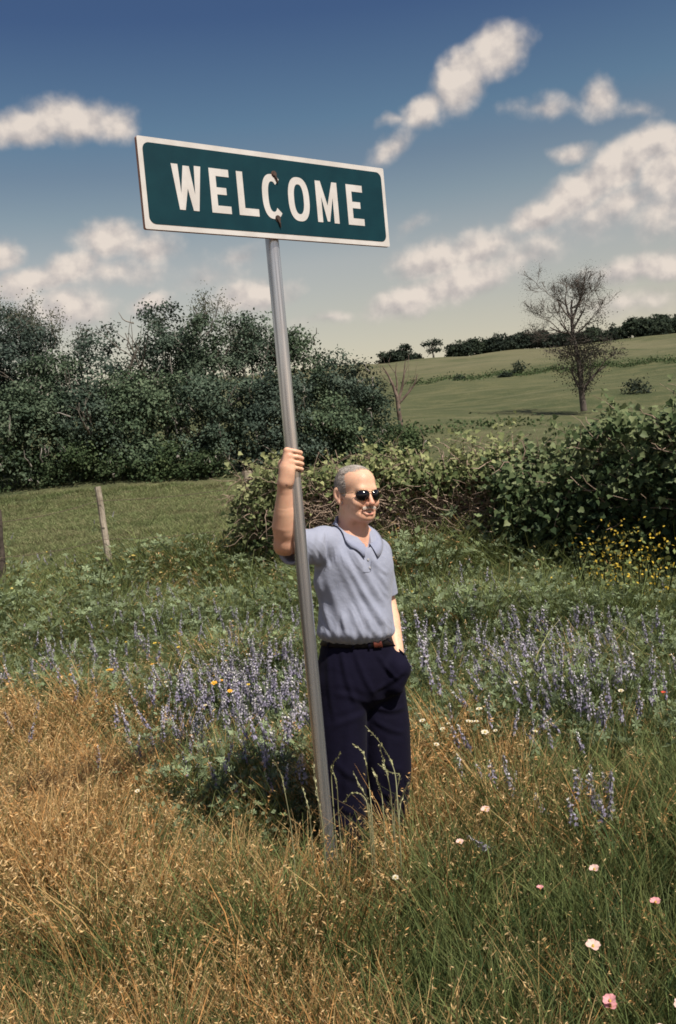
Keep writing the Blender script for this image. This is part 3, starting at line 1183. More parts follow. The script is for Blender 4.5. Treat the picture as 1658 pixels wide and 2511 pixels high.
    fr = np.clip(-Nn[:, 1] * 1.3, 0, 1)
    for a_, b_, w_, am in [
        ((855, 1330), (955, 1500), .016, .012), ((835, 1350), (945, 1530), .014, .011), ((815, 1330), (905, 1520), .017, .008),
        ((900, 1345), (957, 1450), .012, .009), ((880, 1440), (952, 1545), .012, .008), ((800, 1400), (850, 1545), .018, .007),
        ((790, 1470), (822, 1555), .012, .007), ((860, 1480), (890, 1560), .012, .006), ((915, 1370), (952, 1410), .01, .006),
        ((782, 1420), (800, 1520), .012, .006), ((930, 1500), (950, 1560), .01, .006), ((840, 1500), (856, 1562), .01, .006),
        ((925, 1420), (957, 1470), .009, .006), ((800, 1300), (812, 1390), .008, -.005), ((890, 1500), (925, 1558), .010, .006),
        ((770, 1310), (778, 1390), .012, .006), ((757, 1310), (762, 1400), .010, .006), ((790, 1305), (794, 1380), .009, .005)]:
        A, B = L(*a_, -.05), L(*b_, -.05)
        dsp += crease(V, A[[0, 2]], B[[0, 2]], w_, am, .006) * fr
    # crisp small wrinkles running with the big diagonal folds
    uu = V[:, 0] * .82 + V[:, 2] * .57
    vv = -V[:, 0] * .57 + V[:, 2] * .82
    rg = np.sin(uu * 150 + 2.2 * np.sin(vv * 23) + 1.5 * np.sin(uu * 41))
    am = np.clip(np.sin(vv * 19 + 1.3 * np.sin(uu * 27)) * np.sin(uu * 13 + 2), 0, 1)
    dsp += .0026 * am * (1 - np.abs(rg)) ** 2 * fr
    # the cloth gathers and hangs over the belt
    ang = np.arctan2(V[:, 1] - TC[1], V[:, 0] - TC[0])
    gath = np.exp(-((V[:, 2] - 1.075) / .04) ** 2)
    dsp += gath * .0034 * (np.sin(ang * 17 + 3 * np.sin(ang * 5)) + .6 * np.sin(ang * 31 + 1))
    V = V + Nn * dsp[:, None]
    V = relax(V, F, 1, .3)
    me = new_mesh('polo_shirt', V, F, True)

    def cloth(c1, c2, sc_, bst, rough=.9, weave=900, sheen=.15):
        def fn(N, b, o):
            co = objco(N)
            n = N.noise(co, sc_, 4, .6).outputs[0]
            setc(N, b, N.mix(N.ss(n, .35, .65), c1, c2))
            w1 = N.noise(co, weave, 2, .6).outputs[0]
            w2 = N.noise(co, 24, 4, .6).outputs[0]
            bump(N, b, N.m('ADD', N.m('MULTIPLY', w1, .12), w2), bst, .006)
            b.inputs['Sheen Weight'].default_value = sheen
            b.inputs['Sheen Roughness'].default_value = .5
        return fn
    shirtm = material('blue_pique', cloth((.275, .295, .385), (.31, .33, .425), 8, .6), .9, .2)
    shirt = obj('polo_shirt', me, root, shirtm)
    # folded collar: outer leaf falls from the neck line, its points lie on the chest
    from mathutils.bvhtree import BVHTree
    bv = BVHTree.FromPolygons([tuple(v) for v in V], [tuple(int(i) for i in q_) for q_ in F])

    def outside(p, off):
        """lift a point that would sink into the shirt onto its surface"""
        r = bv.find_nearest(Vector(p))
        if r[0] is None or r[3] > .08:
            return p
        s_ = (Vector(p) - r[0]).dot(r[1])
        if s_ < off:
            return np.array(r[0] + r[1] * off)
        return p
    NCc = np.array([-.060, .052, 0])
    VV, FF = [], []
    k = 44
    for i in range(k + 1):
        t = i / k
        a_ = -math.pi * .955 + t * math.pi * 1.91          # 0 = nape, ends meet in front
        dirv = TR @ np.array([math.sin(a_), math.cos(a_), 0])
        front = abs(t - .5) * 2
        fw = (1 - math.cos(a_)) / 2
        ztop = 1.583 - .122 * fw ** 1.5
        r0 = .064 + .036 * fw ** 1.4
        pt = max(0.0, (front - .62) / .38)
        drop = .036 + .022 * pt ** 1.6
        out_ = .017 + .010 * pt ** 1.5
        # the points swing away from the centre line
        sw = TR @ np.array([math.copysign(.016 * pt ** 2 * -1, t - .5), -.004 * pt, 0])
        base = NCc + dirv * r0
        pin = base - dirv * .004 + [0, 0, ztop - .03]
        ptop = base + [0, 0, ztop]
        p3_ = base + dirv * .006 + [0, 0, ztop - .003]
        pmid = outside(base + dirv * out_ * .6 + sw * .5 + [0, 0, ztop - drop * .5], .007)
        pout = outside(base + dirv * out_ + sw + [0, 0, ztop - drop], .010)
        VV += [pin, ptop, p3_, pmid, pout, pout - dirv * .003 - [0, 0, .001], pmid - dirv * .004]
    for i in range(k):
        for j in range(6):
            a0 = i * 7 + j
            FF.append((a0, a0 + 7, a0 + 8, a0 + 1))
    collarm = material('blue_collar', cloth((.245, .265, .365), (.275, .295, .395), 12, .3), .9, .2)
    obj('collar', new_mesh('collar', VV, np.array(FF), True), shirt, collarm)
    # placket and two buttons
    def front(px, py, off=.002):
        A = L(px, py, -.4)
        d_ = (L(px, py, .3) - A)
        r = bv.ray_cast(Vector(A), Vector(d_).normalized())
        if r[0] is None:
            return np.array(L(px, py, -.1)), np.array([0, -1, 0])
        return np.array(r[0] + r[1] * off), np.array(r[1])
    VV, FF = [], []
    rows = 10
    for i in range(rows + 1):
        t = i / rows
        for dx in (-9, -4.5, 0, 4.5, 9):
            p, _ = front(903 + dx - 4 * t + (2 if t < .2 else 0), 1345 + 58 * t, .0022 if abs(dx) < 9 else .0004)
            VV.append(p)
    for i in range(rows):
        for j in range(4):
            FF.append((i * 5 + j, i * 5 + j + 1, i * 5 + j + 6, i * 5 + j + 5))
    obj('placket', new_mesh('placket', VV, np.array(FF), True), shirt, shirtm)
    seam = mottled('shirt_seam', (.21, .23, .31), (.24, .26, .34), 60, .9, .2)
    for pl in ([(802, 1338), (803, 1360), (800, 1385), (795, 1400)], [(893, 1345), (892, 1370), (891, 1402)], [(912, 1347), (911, 1375), (909, 1402)]):
        q_ = [front(x_, y_, .0004)[0] for x_, y_ in pl]
        m = MB()
        m.tube(q_, .0011, 5)
        m.build('seam', shirt, [seam], True)
    bm_ = mottled('shirt_button', (.30, .30, .34), (.42, .42, .45), 60, .4, .5)
    for bx, by in ((905, 1392), (902, 1372)):
        p, n_ = front(bx, by, .003)
        m = MB()
        m.tube([p, p + n_ * .003], .0055, 12)
        m.build('button', shirt, [bm_])

    # ---------------- trousers
    navy = material('navy_twill', cloth((.003, .0024, .0105), (.0045, .0037, .0145), 6, .5, weave=600, sheen=.02), .85, .12)
    f = Field((-.32, -.24, -.02), (.28, .36, 1.09), .0058)
    PC = np.array([-.034, .075, 0])
    PR = rotz(rad(30))

    def Q(x, y, z):
        return PC + PR @ np.array([x, y, 0]) + np.array([0, 0, z])
    f.ell(Q(0, 0, 1.03), (.163, .125, .075), 0, R=PR)
    f.ell(Q(0, -.005, .95), (.186, .140, .12), .05, R=PR)
    f.ell(Q(.0, .0, .86), (.204, .147, .12), .05, R=PR)
    legs = []
    for sx, foot, knee, hip in ((-1, L(842, 2150, .03), L(838, 1880, .0), Q(-.09, -.01, .86)), (1, L(934, 2150, .12), L(949, 1880, .09), Q(.10, .0, .86))):
        f.chain([hip, hip * .5 + knee * .5 + [.006 * sx, 0, 0], knee, knee * .5 + foot * .5, foot], [.111, .112, .106, .098, .09], .012)
        legs.append((hip, knee, foot))
    f.chain([WR2 + [0, -.012, -.032], hd + [.004, -.012, -.01], hd + [-.01, -.02, -.075]], [.044, .054, .040], .035)      # the hand fills the pocket
    pn = np.array([.66, .0, .75])
    sl, P = f.block(WR2 + [-.045, -.12, -.10], WR2 + [.11, .12, .05])
    dpl = (P - (L(970, 1586, .02)).astype(np.float32)) @ pn.astype(np.float32)
    f.D[sl] = np.maximum(f.D[sl], np.where(P[..., 0] > WR2[0] - .035, dpl, -1)) if True else f.D[sl]
    # the cleft between the legs, pocket mouth
    V, F = f.skin()
    keep = V[:, 2] < 1.062
    V = relax(V, F, 2, .5)
    Nn = normals(V, F)
    fr = np.clip(-Nn[:, 1] * 1.4, 0, 1)
    dsp = np.zeros(len(V))
    for a_, b_, w_, am in [
        ((915, 1690), (990, 1640), .010, .008), ((915, 1715), (1000, 1690), .012, .009), ((918, 1735), (1000, 1740), .012, .009), ((915, 1765), (995, 1800), .012, .007),
        ((905, 1720), (820, 1690), .014, .007), ((905, 1745), (815, 1770), .014, .006), ((870, 1590), (918, 1700), .012, .008), ((838, 1590), (872, 1720), .012, .009),
        ((925, 1600), (975, 1660), .010, .008), ((805, 1600), (822, 1760), .012, .006), ((860, 1760), (850, 1960), .016, .006), ((950, 1800), (965, 1990), .016, .007),
        ((820, 1850), (880, 1900), .014, .006), ((930, 1860), (990, 1890), .014, .006), ((820, 1950), (890, 1990), .014, .006), ((935, 1940), (990, 1965), .012, .006)]:
        A, B = L(*a_, 0), L(*b_, 0)
        dsp += crease(V, A[[0, 2]], B[[0, 2]], w_, am, .008) * fr
    V = V + Nn * dsp[:, None]
    V = relax(V, F, 1, .3)
    tro = obj('trousers', new_mesh('trousers', V, F, True), root, navy)
    # belt with buckle: a band round the waist
    leather = mottled('belt_leather', (.006, .005, .006), (.012, .009, .010), 30, .55, .25, .2, 120)
    oxblood = mottled('belt_buckle', (.10, .025, .02), (.16, .045, .03), 40, .35, .5, .2, 90)
    bt = BVHTree.FromPolygons([tuple(v) for v in V], [tuple(int(i) for i in q_) for q_ in F])

    def ringband(zc_, hh, off, a0, a1, k, thick=.004):
        VV, FF = [], []
        for i in range(k + 1):
            a_ = a0 + (a1 - a0) * i / k
            dv = np.array([math.cos(a_), math.sin(a_), 0])
            for dz, do in ((-hh, 0), (-hh, thick), (hh, thick), (hh, 0)):
                zz = zc_ + dz
                o_ = PC * [1, 1, 0] + [0, 0, zz]
                r = bt.ray_cast(Vector(o_ + dv * .5), Vector(-dv))
                rr = .5 - r[3] if r[0] is not None else .15
                VV.append(o_ + dv * (max(rr, .12) + off + do))
        for i in range(k):
            for j in range(4):
                FF.append((i * 4 + j, i * 4 + (j + 1) % 4, i * 4 + 4 + (j + 1) % 4, i * 4 + 4 + j))
        return VV, FF
    VV, FF = ringband(1.047, .017, .0035, 0, 2 * math.pi, 90)
    belt = obj('belt', new_mesh('belt', VV, np.array(FF), True), root, leather)
    bp = L(927, 1573, -.05)
    ab = math.atan2(-.115, bp[0] - PC[0])
    VV, FF = ringband(1.047, .0195, .0075, ab - .15, ab + .15, 8, .005)
    obj('buckle', new_mesh('buckle', VV, np.array(FF), False), belt, oxblood)
    # belt loops
    for px in (800, 868, 902):
        p = L(px, 1573, 0)
        a_ = math.atan2(-.12, p[0] - PC[0])
        VV, FF = ringband(1.047, .022, .0078, a_ - .035, a_ + .035, 2, .003)
        obj('belt_loop', new_mesh('belt_loop', VV, np.array(FF), False), tro, navy)
    # pocket welt: slanting edge the wrist goes into
    bt2 = bt
    pts = []
    for t in np.linspace(0, 1, 10):
        px, py = 950 + 41 * t, 1570 + 37 * t
        A = L(px, py, -.4)
        r = bt2.ray_cast(Vector(A), Vector(L(px, py, .3) - A).normalized())
        if r[0] is not None:
            pts.append(np.array(r[0] + r[1] * .003))
    if len(pts) > 3:
        m = MB()
        m.tube(pts, .0045, 6)
        m.build('pocket_edge', tro, [navy], True)
    # shoes
    shoem = mottled('brown_leather_shoe', (.035, .02, .014), (.06, .035, .022), 20, .4, .5, .1, 80)
    for hip, knee, foot in legs:
        f = Field(foot + [-.2, -.26, -.16], foot + [.2, .16, .08], .006)
        fd = np.array([math.sin(rad(24)), -math.cos(rad(24)), 0])
        zb = .0
        b0 = np.array([foot[0], foot[1], zb])
        f.chain([b0 - fd * .05 + [0, 0, .045], b0 + fd * .05 + [0, 0, .042], b0 + fd * .16 + [0, 0, .032]], [.042, .044, .034], .02)
        f.cap(b0 + [0, 0, .04], foot + [0, 0, .03], .045, .045, .03)
        sl, P = f.block(f.lo, f.lo + f.vox * f.n)
        f.D[sl] = np.maximum(f.D[sl], .004 - P[..., 2][tuple(slice(0, q_) for q_ in f.D[sl].shape)])
        V2, F2 = f.skin()
        obj('shoe', new_mesh('shoe', V2, F2, True), root, shoem)
    return root


build_person()

# ------------------------------------------------------------------ growing things
LEAF = np.array([(0, 0, 0), (.32, .45, .06), (0, 1, 0), (-.32, .45, .06)])
LEAF_F = np.array([(0, 1, 2, 3)])
IVY = np.array([(0, 0, .0), (.42, -.06, .07), (.5, .34, .1), (.24, .62, .06), (0, 1, -.06), (-.24, .62, .06), (-.5, .34, .1), (-.42, -.06, .07), (0, .4, -.02)])
IVY_F = np.array([(0, 1, 2, 8), (8, 2, 3, 4), (8, 4, 5, 6), (0, 8, 6, 7)])


def leaves(P, size, rng, tmpl=(LEAF, LEAF_F), normal=None, droop=0.0):
    """many separate leaves: positions P, sizes, facing roughly along normal"""
    T_, F_ = tmpl
    n = len(P)
    if n == 0:
        return np.zeros((0, 3)), np.zeros((0, 4), int)
    N_ = rng.normal(size=(n, 3))
    if normal is not None:
        N_ = N_ * .55 + normal
    N_ /= np.linalg.norm(N_, axis=1)[:, None] + 1e-9
    A = rng.normal(size=(n, 3))
    A[:, 2] -= droop
    A -= N_ * (A * N_).sum(1)[:, None]
    A /= np.linalg.norm(A, axis=1)[:, None] + 1e-9
    B = np.cross(A, N_)
    s = np.broadcast_to(np.asarray(size, float), (n,))[:, None, None]
    V = P[:, None, :] + s * (T_[None, :, :1] * B[:, None, :] + T_[None, :, 1:2] * A[:, None, :] + T_[None, :, 2:3] * N_[:, None, :])
    F = F_[None] + (np.arange(n) * len(T_))[:, None, None]
    return V.reshape(-1, 3), F.reshape(-1, F_.shape[1])


def blades(n, r, h0, h1, w0, w1, bend, rng, seg=3, spread=.5):
    """grass blades rising from a tuft of radius r; returns verts, quads, height fraction, per-blade random"""
    ang = rng.uniform(0, 2 * math.pi, n)
    rr = r * np.sqrt(rng.uniform(0, 1, n))
    base = np.stack([rr * np.cos(ang), rr * np.sin(ang), np.zeros(n)], 1)
    out = ang + rng.normal(0, .8, n)
    h = rng.uniform(h0, h1, n)
    b = bend * h * rng.uniform(.2, 1, n)
    lean = spread * h * rng.uniform(0, .6, n)
    w = rng.uniform(w0, w1, n)
    tw = rng.uniform(0, math.pi, n)
    side = np.stack([np.cos(tw), np.sin(tw), np.zeros(n)], 1)
    d = np.stack([np.cos(out), np.sin(out), np.zeros(n)], 1)
    V = []
    T_ = []
    for i in range(seg + 1):
        t = i / seg
        c = base + d * (lean * t + b * t * t)[:, None] + np.array([0, 0, 1.0]) * (h * (t - .28 * bend * t ** 3))[:, None]
        ww = (w * (1 - t ** 1.6) * .5 + w * .06)[:, None]
        V += [c - side * ww, c + side * ww]
        T_ += [np.full(n, t)] * 2
    V = np.stack(V, 1)
    T_ = np.stack(T_, 1)
    f = np.array([(2 * i, 2 * i + 1, 2 * i + 3, 2 * i + 2) for i in range(seg)])
    F = f[None] + (np.arange(n) * (2 * seg + 2))[:, None, None]
    R_ = np.repeat(rng.uniform(0, 1, n), 2 * seg + 2)
    tips = V[:, -2:].mean(1)
    return V.reshape(-1, 3), F.reshape(-1, 4), T_.ravel(), R_, (base, d, h, b, lean, tips)


def join(parts):
    """parts: list of (V, F, t, r) -> one"""
    V, F, T_, R_ = [], [], [], []
    o = 0
    for v, f, t, r in parts:
        V.append(v)
        F.append(f + o)
        T_.append(np.broadcast_to(t, (len(v),)))
        R_.append(np.broadcast_to(r, (len(v),)))
        o += len(v)
    return np.concatenate(V), np.concatenate(F), np.concatenate(T_), np.concatenate(R_)


def growth_mesh(name, parts, mats, midx=None):
    V, F, T_, R_ = join(parts)
    mi = None
    if midx is not None:
        mi = np.concatenate([np.full(len(p[1]), m) for p, m in zip(parts, midx)])
    me = new_mesh(name, V, F, True, mats, mi)
    vfloat(me, 't', T_)
    vfloat(me, 'rnd', R_)
    return me


def foliage(name, root, mid, tip, alt, trans=.25, rough=.7, spec=.25, inst=.5):
    """leaf colour: from base to tip, varied from blade to blade and plant to plant"""
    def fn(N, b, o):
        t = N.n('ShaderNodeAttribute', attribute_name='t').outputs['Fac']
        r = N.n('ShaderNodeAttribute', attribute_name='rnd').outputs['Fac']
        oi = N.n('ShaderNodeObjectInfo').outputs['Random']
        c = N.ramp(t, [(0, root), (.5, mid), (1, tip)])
        k = N.m('ADD', N.m('MULTIPLY', r, 1 - inst), N.m('MULTIPLY', oi, inst))
        c = N.mix(N.ss(k, .45, .8), c, alt)
        v = N.m('ADD', .52, N.m('MULTIPLY', N.m('FRACT', N.m('MULTIPLY', r, 7.31)), .96))
        c = N.mix(1.0, c, N.n('ShaderNodeCombineColor', {0: v, 1: v, 2: v}).outputs[0], 'MULTIPLY')
        setc(N, b, c)
        tr = N.n('ShaderNodeBsdfTranslucent', {'Color': c})
        mx = N.n('ShaderNodeMixShader', {0: trans, 1: b.outputs[0], 2: tr.outputs[0]})
        N.t.links.new(mx.outputs[0], o.inputs[0])
    return material(name, fn, rough, spec)


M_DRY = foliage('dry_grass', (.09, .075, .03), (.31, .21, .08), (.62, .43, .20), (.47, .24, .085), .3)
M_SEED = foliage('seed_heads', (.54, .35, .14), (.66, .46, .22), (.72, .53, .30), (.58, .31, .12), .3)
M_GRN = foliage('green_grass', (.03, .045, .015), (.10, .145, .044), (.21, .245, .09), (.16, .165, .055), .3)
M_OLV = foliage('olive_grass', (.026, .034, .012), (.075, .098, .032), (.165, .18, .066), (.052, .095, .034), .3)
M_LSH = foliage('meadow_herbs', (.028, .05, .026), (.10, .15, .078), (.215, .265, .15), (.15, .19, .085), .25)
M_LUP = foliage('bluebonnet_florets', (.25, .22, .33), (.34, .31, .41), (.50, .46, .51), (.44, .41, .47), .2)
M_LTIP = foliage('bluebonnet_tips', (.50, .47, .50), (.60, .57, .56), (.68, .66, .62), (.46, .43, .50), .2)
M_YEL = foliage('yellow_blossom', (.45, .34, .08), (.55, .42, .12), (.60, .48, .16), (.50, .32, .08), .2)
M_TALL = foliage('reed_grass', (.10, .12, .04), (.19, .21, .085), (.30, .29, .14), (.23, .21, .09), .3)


def seeds_on(base, d, h, b, lean, bend, rng, per, t0, size):
    """spikelets along the top of bent stems"""
    n = len(h)
    T_ = rng.uniform(t0, 1.0, (n, per))
    P = base[:, None] + d[:, None] * (lean[:, None] * T_ + b[:, None] * T_ ** 2)[..., None]
    P = P + np.array([0, 0, 1.0]) * (h[:, None] * (T_ - .28 * bend * T_ ** 3))[..., None]
    P = P.reshape(-1, 3) + rng.normal(0, .0035, (n * per, 3))
    D = np.repeat(d, per, 0)
    A = D * .7 + rng.normal(0, .5, (n * per, 3))
    A[:, 2] -= .2
    A /= np.linalg.norm(A, axis=1)[:, None]
    B = np.cross(A, rng.normal(size=A.shape))
    B /= np.linalg.norm(B, axis=1)[:, None]
    s = rng.uniform(.7, 1.3, (n * per, 1)) * size
    V = np.stack([P, P + A * s * .5 + B * s * .11, P + A * s, P + A * s * .5 - B * s * .11], 1).reshape(-1, 3)
    F = np.arange(len(V)).reshape(-1, 4)
    return V, F, rng.uniform(.2, 1, len(P)).repeat(4), rng.uniform(0, 1, len(P)).repeat(4)


def palmate(P, size, rng, normal=None):
    """palmate leaves: seven leaflets fanned from each point"""
    n = len(P)
    Np = rng.normal(size=(n, 3)) * .4 + np.array([0, 0, 1.0])
    Np /= np.linalg.norm(Np, axis=1)[:, None]
    U = np.cross(Np, rng.normal(size=(n, 3)))
    U /= np.linalg.norm(U, axis=1)[:, None]
    W = np.cross(Np, U)
    V = []
    for k in range(6):
        a = 2 * math.pi * k / 6
        D = U * math.cos(a) + W * math.sin(a) + Np * .25
        S = -U * math.sin(a) + W * math.cos(a)
        s = (size * rng.uniform(.8, 1.2, n))[:, None]
        V.append(np.stack([P, P + D * s * .6 + S * s * .2, P + D * s, P + D * s * .6 - S * s * .2], 1))
    V = np.stack(V, 1).reshape(-1, 3)
    return V, np.arange(len(V)).reshape(-1, 4)


def make_tufts():
    r = np.random.default_rng(21)
    out = {}
    dry = []
    for k in range(5):
        parts, mi = [], []
        bd = r.uniform(.35, .8)
        v, f, t, q, (ba, d, h, b, le, tp) = blades(17, .09, .24, .52, .0024, .0038, bd, r, 4, .4)
        parts.append((v, f, t, q)); mi.append(0)
        parts.append(seeds_on(ba, d, h, b, le, bd, r, 9, .5, .019)); mi.append(1)
        v, f, t, q, _ = blades(40, .11, .16, .48, .004, .0075, .5, r, 3, .45)
        parts.append((v, f, t, q)); mi.append(0)
        v, f, t, q, _ = blades(24, .11, .14, .40, .004, .007, .55, r, 3, .45)
        parts.append((v, f, t, q)); mi.append(2)
        dry.append(growth_mesh('dry_tuft', parts, [M_DRY, M_SEED, M_OLV], mi))
    out['dry'] = dry
    olv = []
    for k in range(4):
        parts, mi = [], []
        v, f, t, q, _ = blades(46, .11, .16, .46, .004, .0075, .55, r, 3, .45)
        parts.append((v, f, t, q)); mi.append(0)
        bd = .5
        v, f, t, q, (ba, d, h, b, le, tp) = blades(4, .1, .25, .44, .002, .003, bd, r, 4, .4)
        parts.append((v, f, t, q)); mi.append(1)
        parts.append(seeds_on(ba, d, h, b, le, bd, r, 6, .68, .013)); mi.append(2)
        olv.append(growth_mesh('olive_tuft', parts, [M_OLV, M_DRY, M_SEED], mi))
    out['olive'] = olv
    grn = []
    for k in range(4):
        v, f, t, q, _ = blades(50, .11, .16, .48, .004, .008, .6, r, 3, .45)
        grn.append(growth_mesh('green_tuft', [(v, f, t, q)], [M_GRN]))
    out['green'] = grn
    lsh = []
    for k in range(5):
        parts, mi = [], []
        n = 22
        P = np.stack([r.normal(0, .085, n), r.normal(0, .085, n), r.uniform(.06, .42, n)], 1)
        v, f = palmate(P, .027, r)
        parts.append((v, f, np.clip(P[:, 2] / .4, 0, 1).repeat(24), r.uniform(0, 1, n).repeat(24))); mi.append(0)
        P2 = np.stack([r.normal(0, .08, 24), r.normal(0, .08, 24), r.uniform(.05, .44, 24)], 1)
        v, f = leaves(P2, .038, r, normal=np.array([0, 0, .4]))
        parts.append((v, f, np.clip(P2[:, 2] / .4, 0, 1).repeat(4), r.uniform(0, 1, 24).repeat(4))); mi.append(0)
        v, f, t, q, _ = blades(56, .12, .24, .58, .004, .0085, .45, r, 3, .4)
        parts.append((v, f, t, q)); mi.append(1)
        lsh.append(growth_mesh('herb_tuft', parts, [M_LSH, M_GRN], mi))
    out['lush'] = lsh
    tall = []
    for k in range(3):
        v, f, t, q, _ = blades(9, .06, .35, .75, .008, .015, .9, r, 5, .5)
        tall.append(growth_mesh('reed_tuft', [(v, f, t, q)], [M_TALL]))
    out['tall'] = tall
    yl = []
    for k in range(2):
        n = 9
        parts, mi = [], []
        v, f, t, q, _ = blades(20, .10, .2, .44, .003, .005, .5, r, 3, .5)
        parts.append((v, f, t, q)); mi.append(0)
        P = np.stack([r.normal(0, .08, n), r.normal(0, .08, n), r.uniform(.26, .46, n)], 1)
        v, f = leaves(P, .024, r, normal=np.array([0, -.3, .8]))
        parts.append((v, f, .5, r.uniform(0, 1, n).repeat(4))); mi.append(1)
        yl.append(growth_mesh('yellow_tuft', parts, [M_GRN, M_YEL], mi))
    out['yellow'] = yl
    lup = []
    for k in range(3):
        lup.append(lupine_mesh(r, True))
    out['lupine'] = lup
    past = []
    for k in range(3):
        v, f, t, q, _ = blades(60, .22, .03, .11, .006, .012, .9, r, 2, .9)
        past.append(growth_mesh('pasture_tuft', [(v, f, t, q)], [M_PAST]))
    out['pasture'] = past
    return out


M_PAST = foliage('pasture_grass', (.15, .19, .075), (.22, .26, .11), (.28, .31, .14), (.28, .26, .14), .4, inst=.85)


def spike(r, n=44, ln=.095, rad_=.017):
    """florets whorled up a flower spike; returns violet and pale parts"""
    k = np.arange(n)
    t = k / n
    a = k * 2.399
    rr = rad_ * (1 - t * .72) * r.uniform(.8, 1.15, n)
    P = np.stack([rr * np.cos(a) * .55, rr * np.sin(a) * .55, t * ln], 1)
    N_ = np.stack([np.cos(a), np.sin(a), np.full(n, .35)], 1)
    v, f = leaves(P, .019 * (1 - .45 * t), r, normal=N_ * 1.6)
    lo = k < n * .8
    m = np.repeat(lo, 4)
    R_ = np.repeat(r.uniform(0, 1, n), 4)
    T_ = np.repeat(t, 4)
    nl = int(lo.sum())
    return (v[:nl * 4], f[:nl], T_[:nl * 4], R_[:nl * 4]), (v[nl * 4:], f[nl:] - nl * 4, T_[nl * 4:], R_[nl * 4:])


def lupine_parts(r, h=.30):
    up = np.array([r.normal(0, .02), r.normal(0, .02), h])
    a, b = spike(r)
    a = (a[0] + up, *a[1:])
    b = (b[0] + up, *b[1:])
    st = [np.array([0, 0, 0]), up * .5 + [r.normal(0, .012), r.normal(0, .012), 0], up, up + [0, 0, .09]]
    v, f = tube(st, [.003, .0028, .0025, .0015], 5, False)
    stem = (np.array(v), np.array(f), .4, .3)
    n = 9
    P = np.stack([r.normal(0, .05, n), r.normal(0, .05, n), r.uniform(.05, h * .85, n)], 1)
    v, f = palmate(P, .036, r)
    lv = (v, f, np.repeat(P[:, 2] / h, 24), np.repeat(r.uniform(0, 1, n), 24))
    return stem, lv, a, b


def lupine_mesh(r, joined):
    stem, lv, a, b = lupine_parts(r, r.uniform(.24, .36))
    return growth_mesh('bluebonnet_mass', [stem, lv, a, b], [M_LSH, M_LUP, M_LTIP], [0, 0, 1, 2])


def vnoise(x, y, s, seed=0):
    """cheap smooth noise in the plane, -1..1"""
    x, y = np.asarray(x) * s + seed * 3.7, np.asarray(y) * s + seed * 1.9
    return (np.sin(x * 1.7 + 1.3 * np.sin(y * 1.1)) + np.sin(y * 2.1 + 1.7 * np.sin(x * .9 + 2)) + np.sin((x + y) * 1.3 + 4)) / 3


TUFTS = make_tufts()


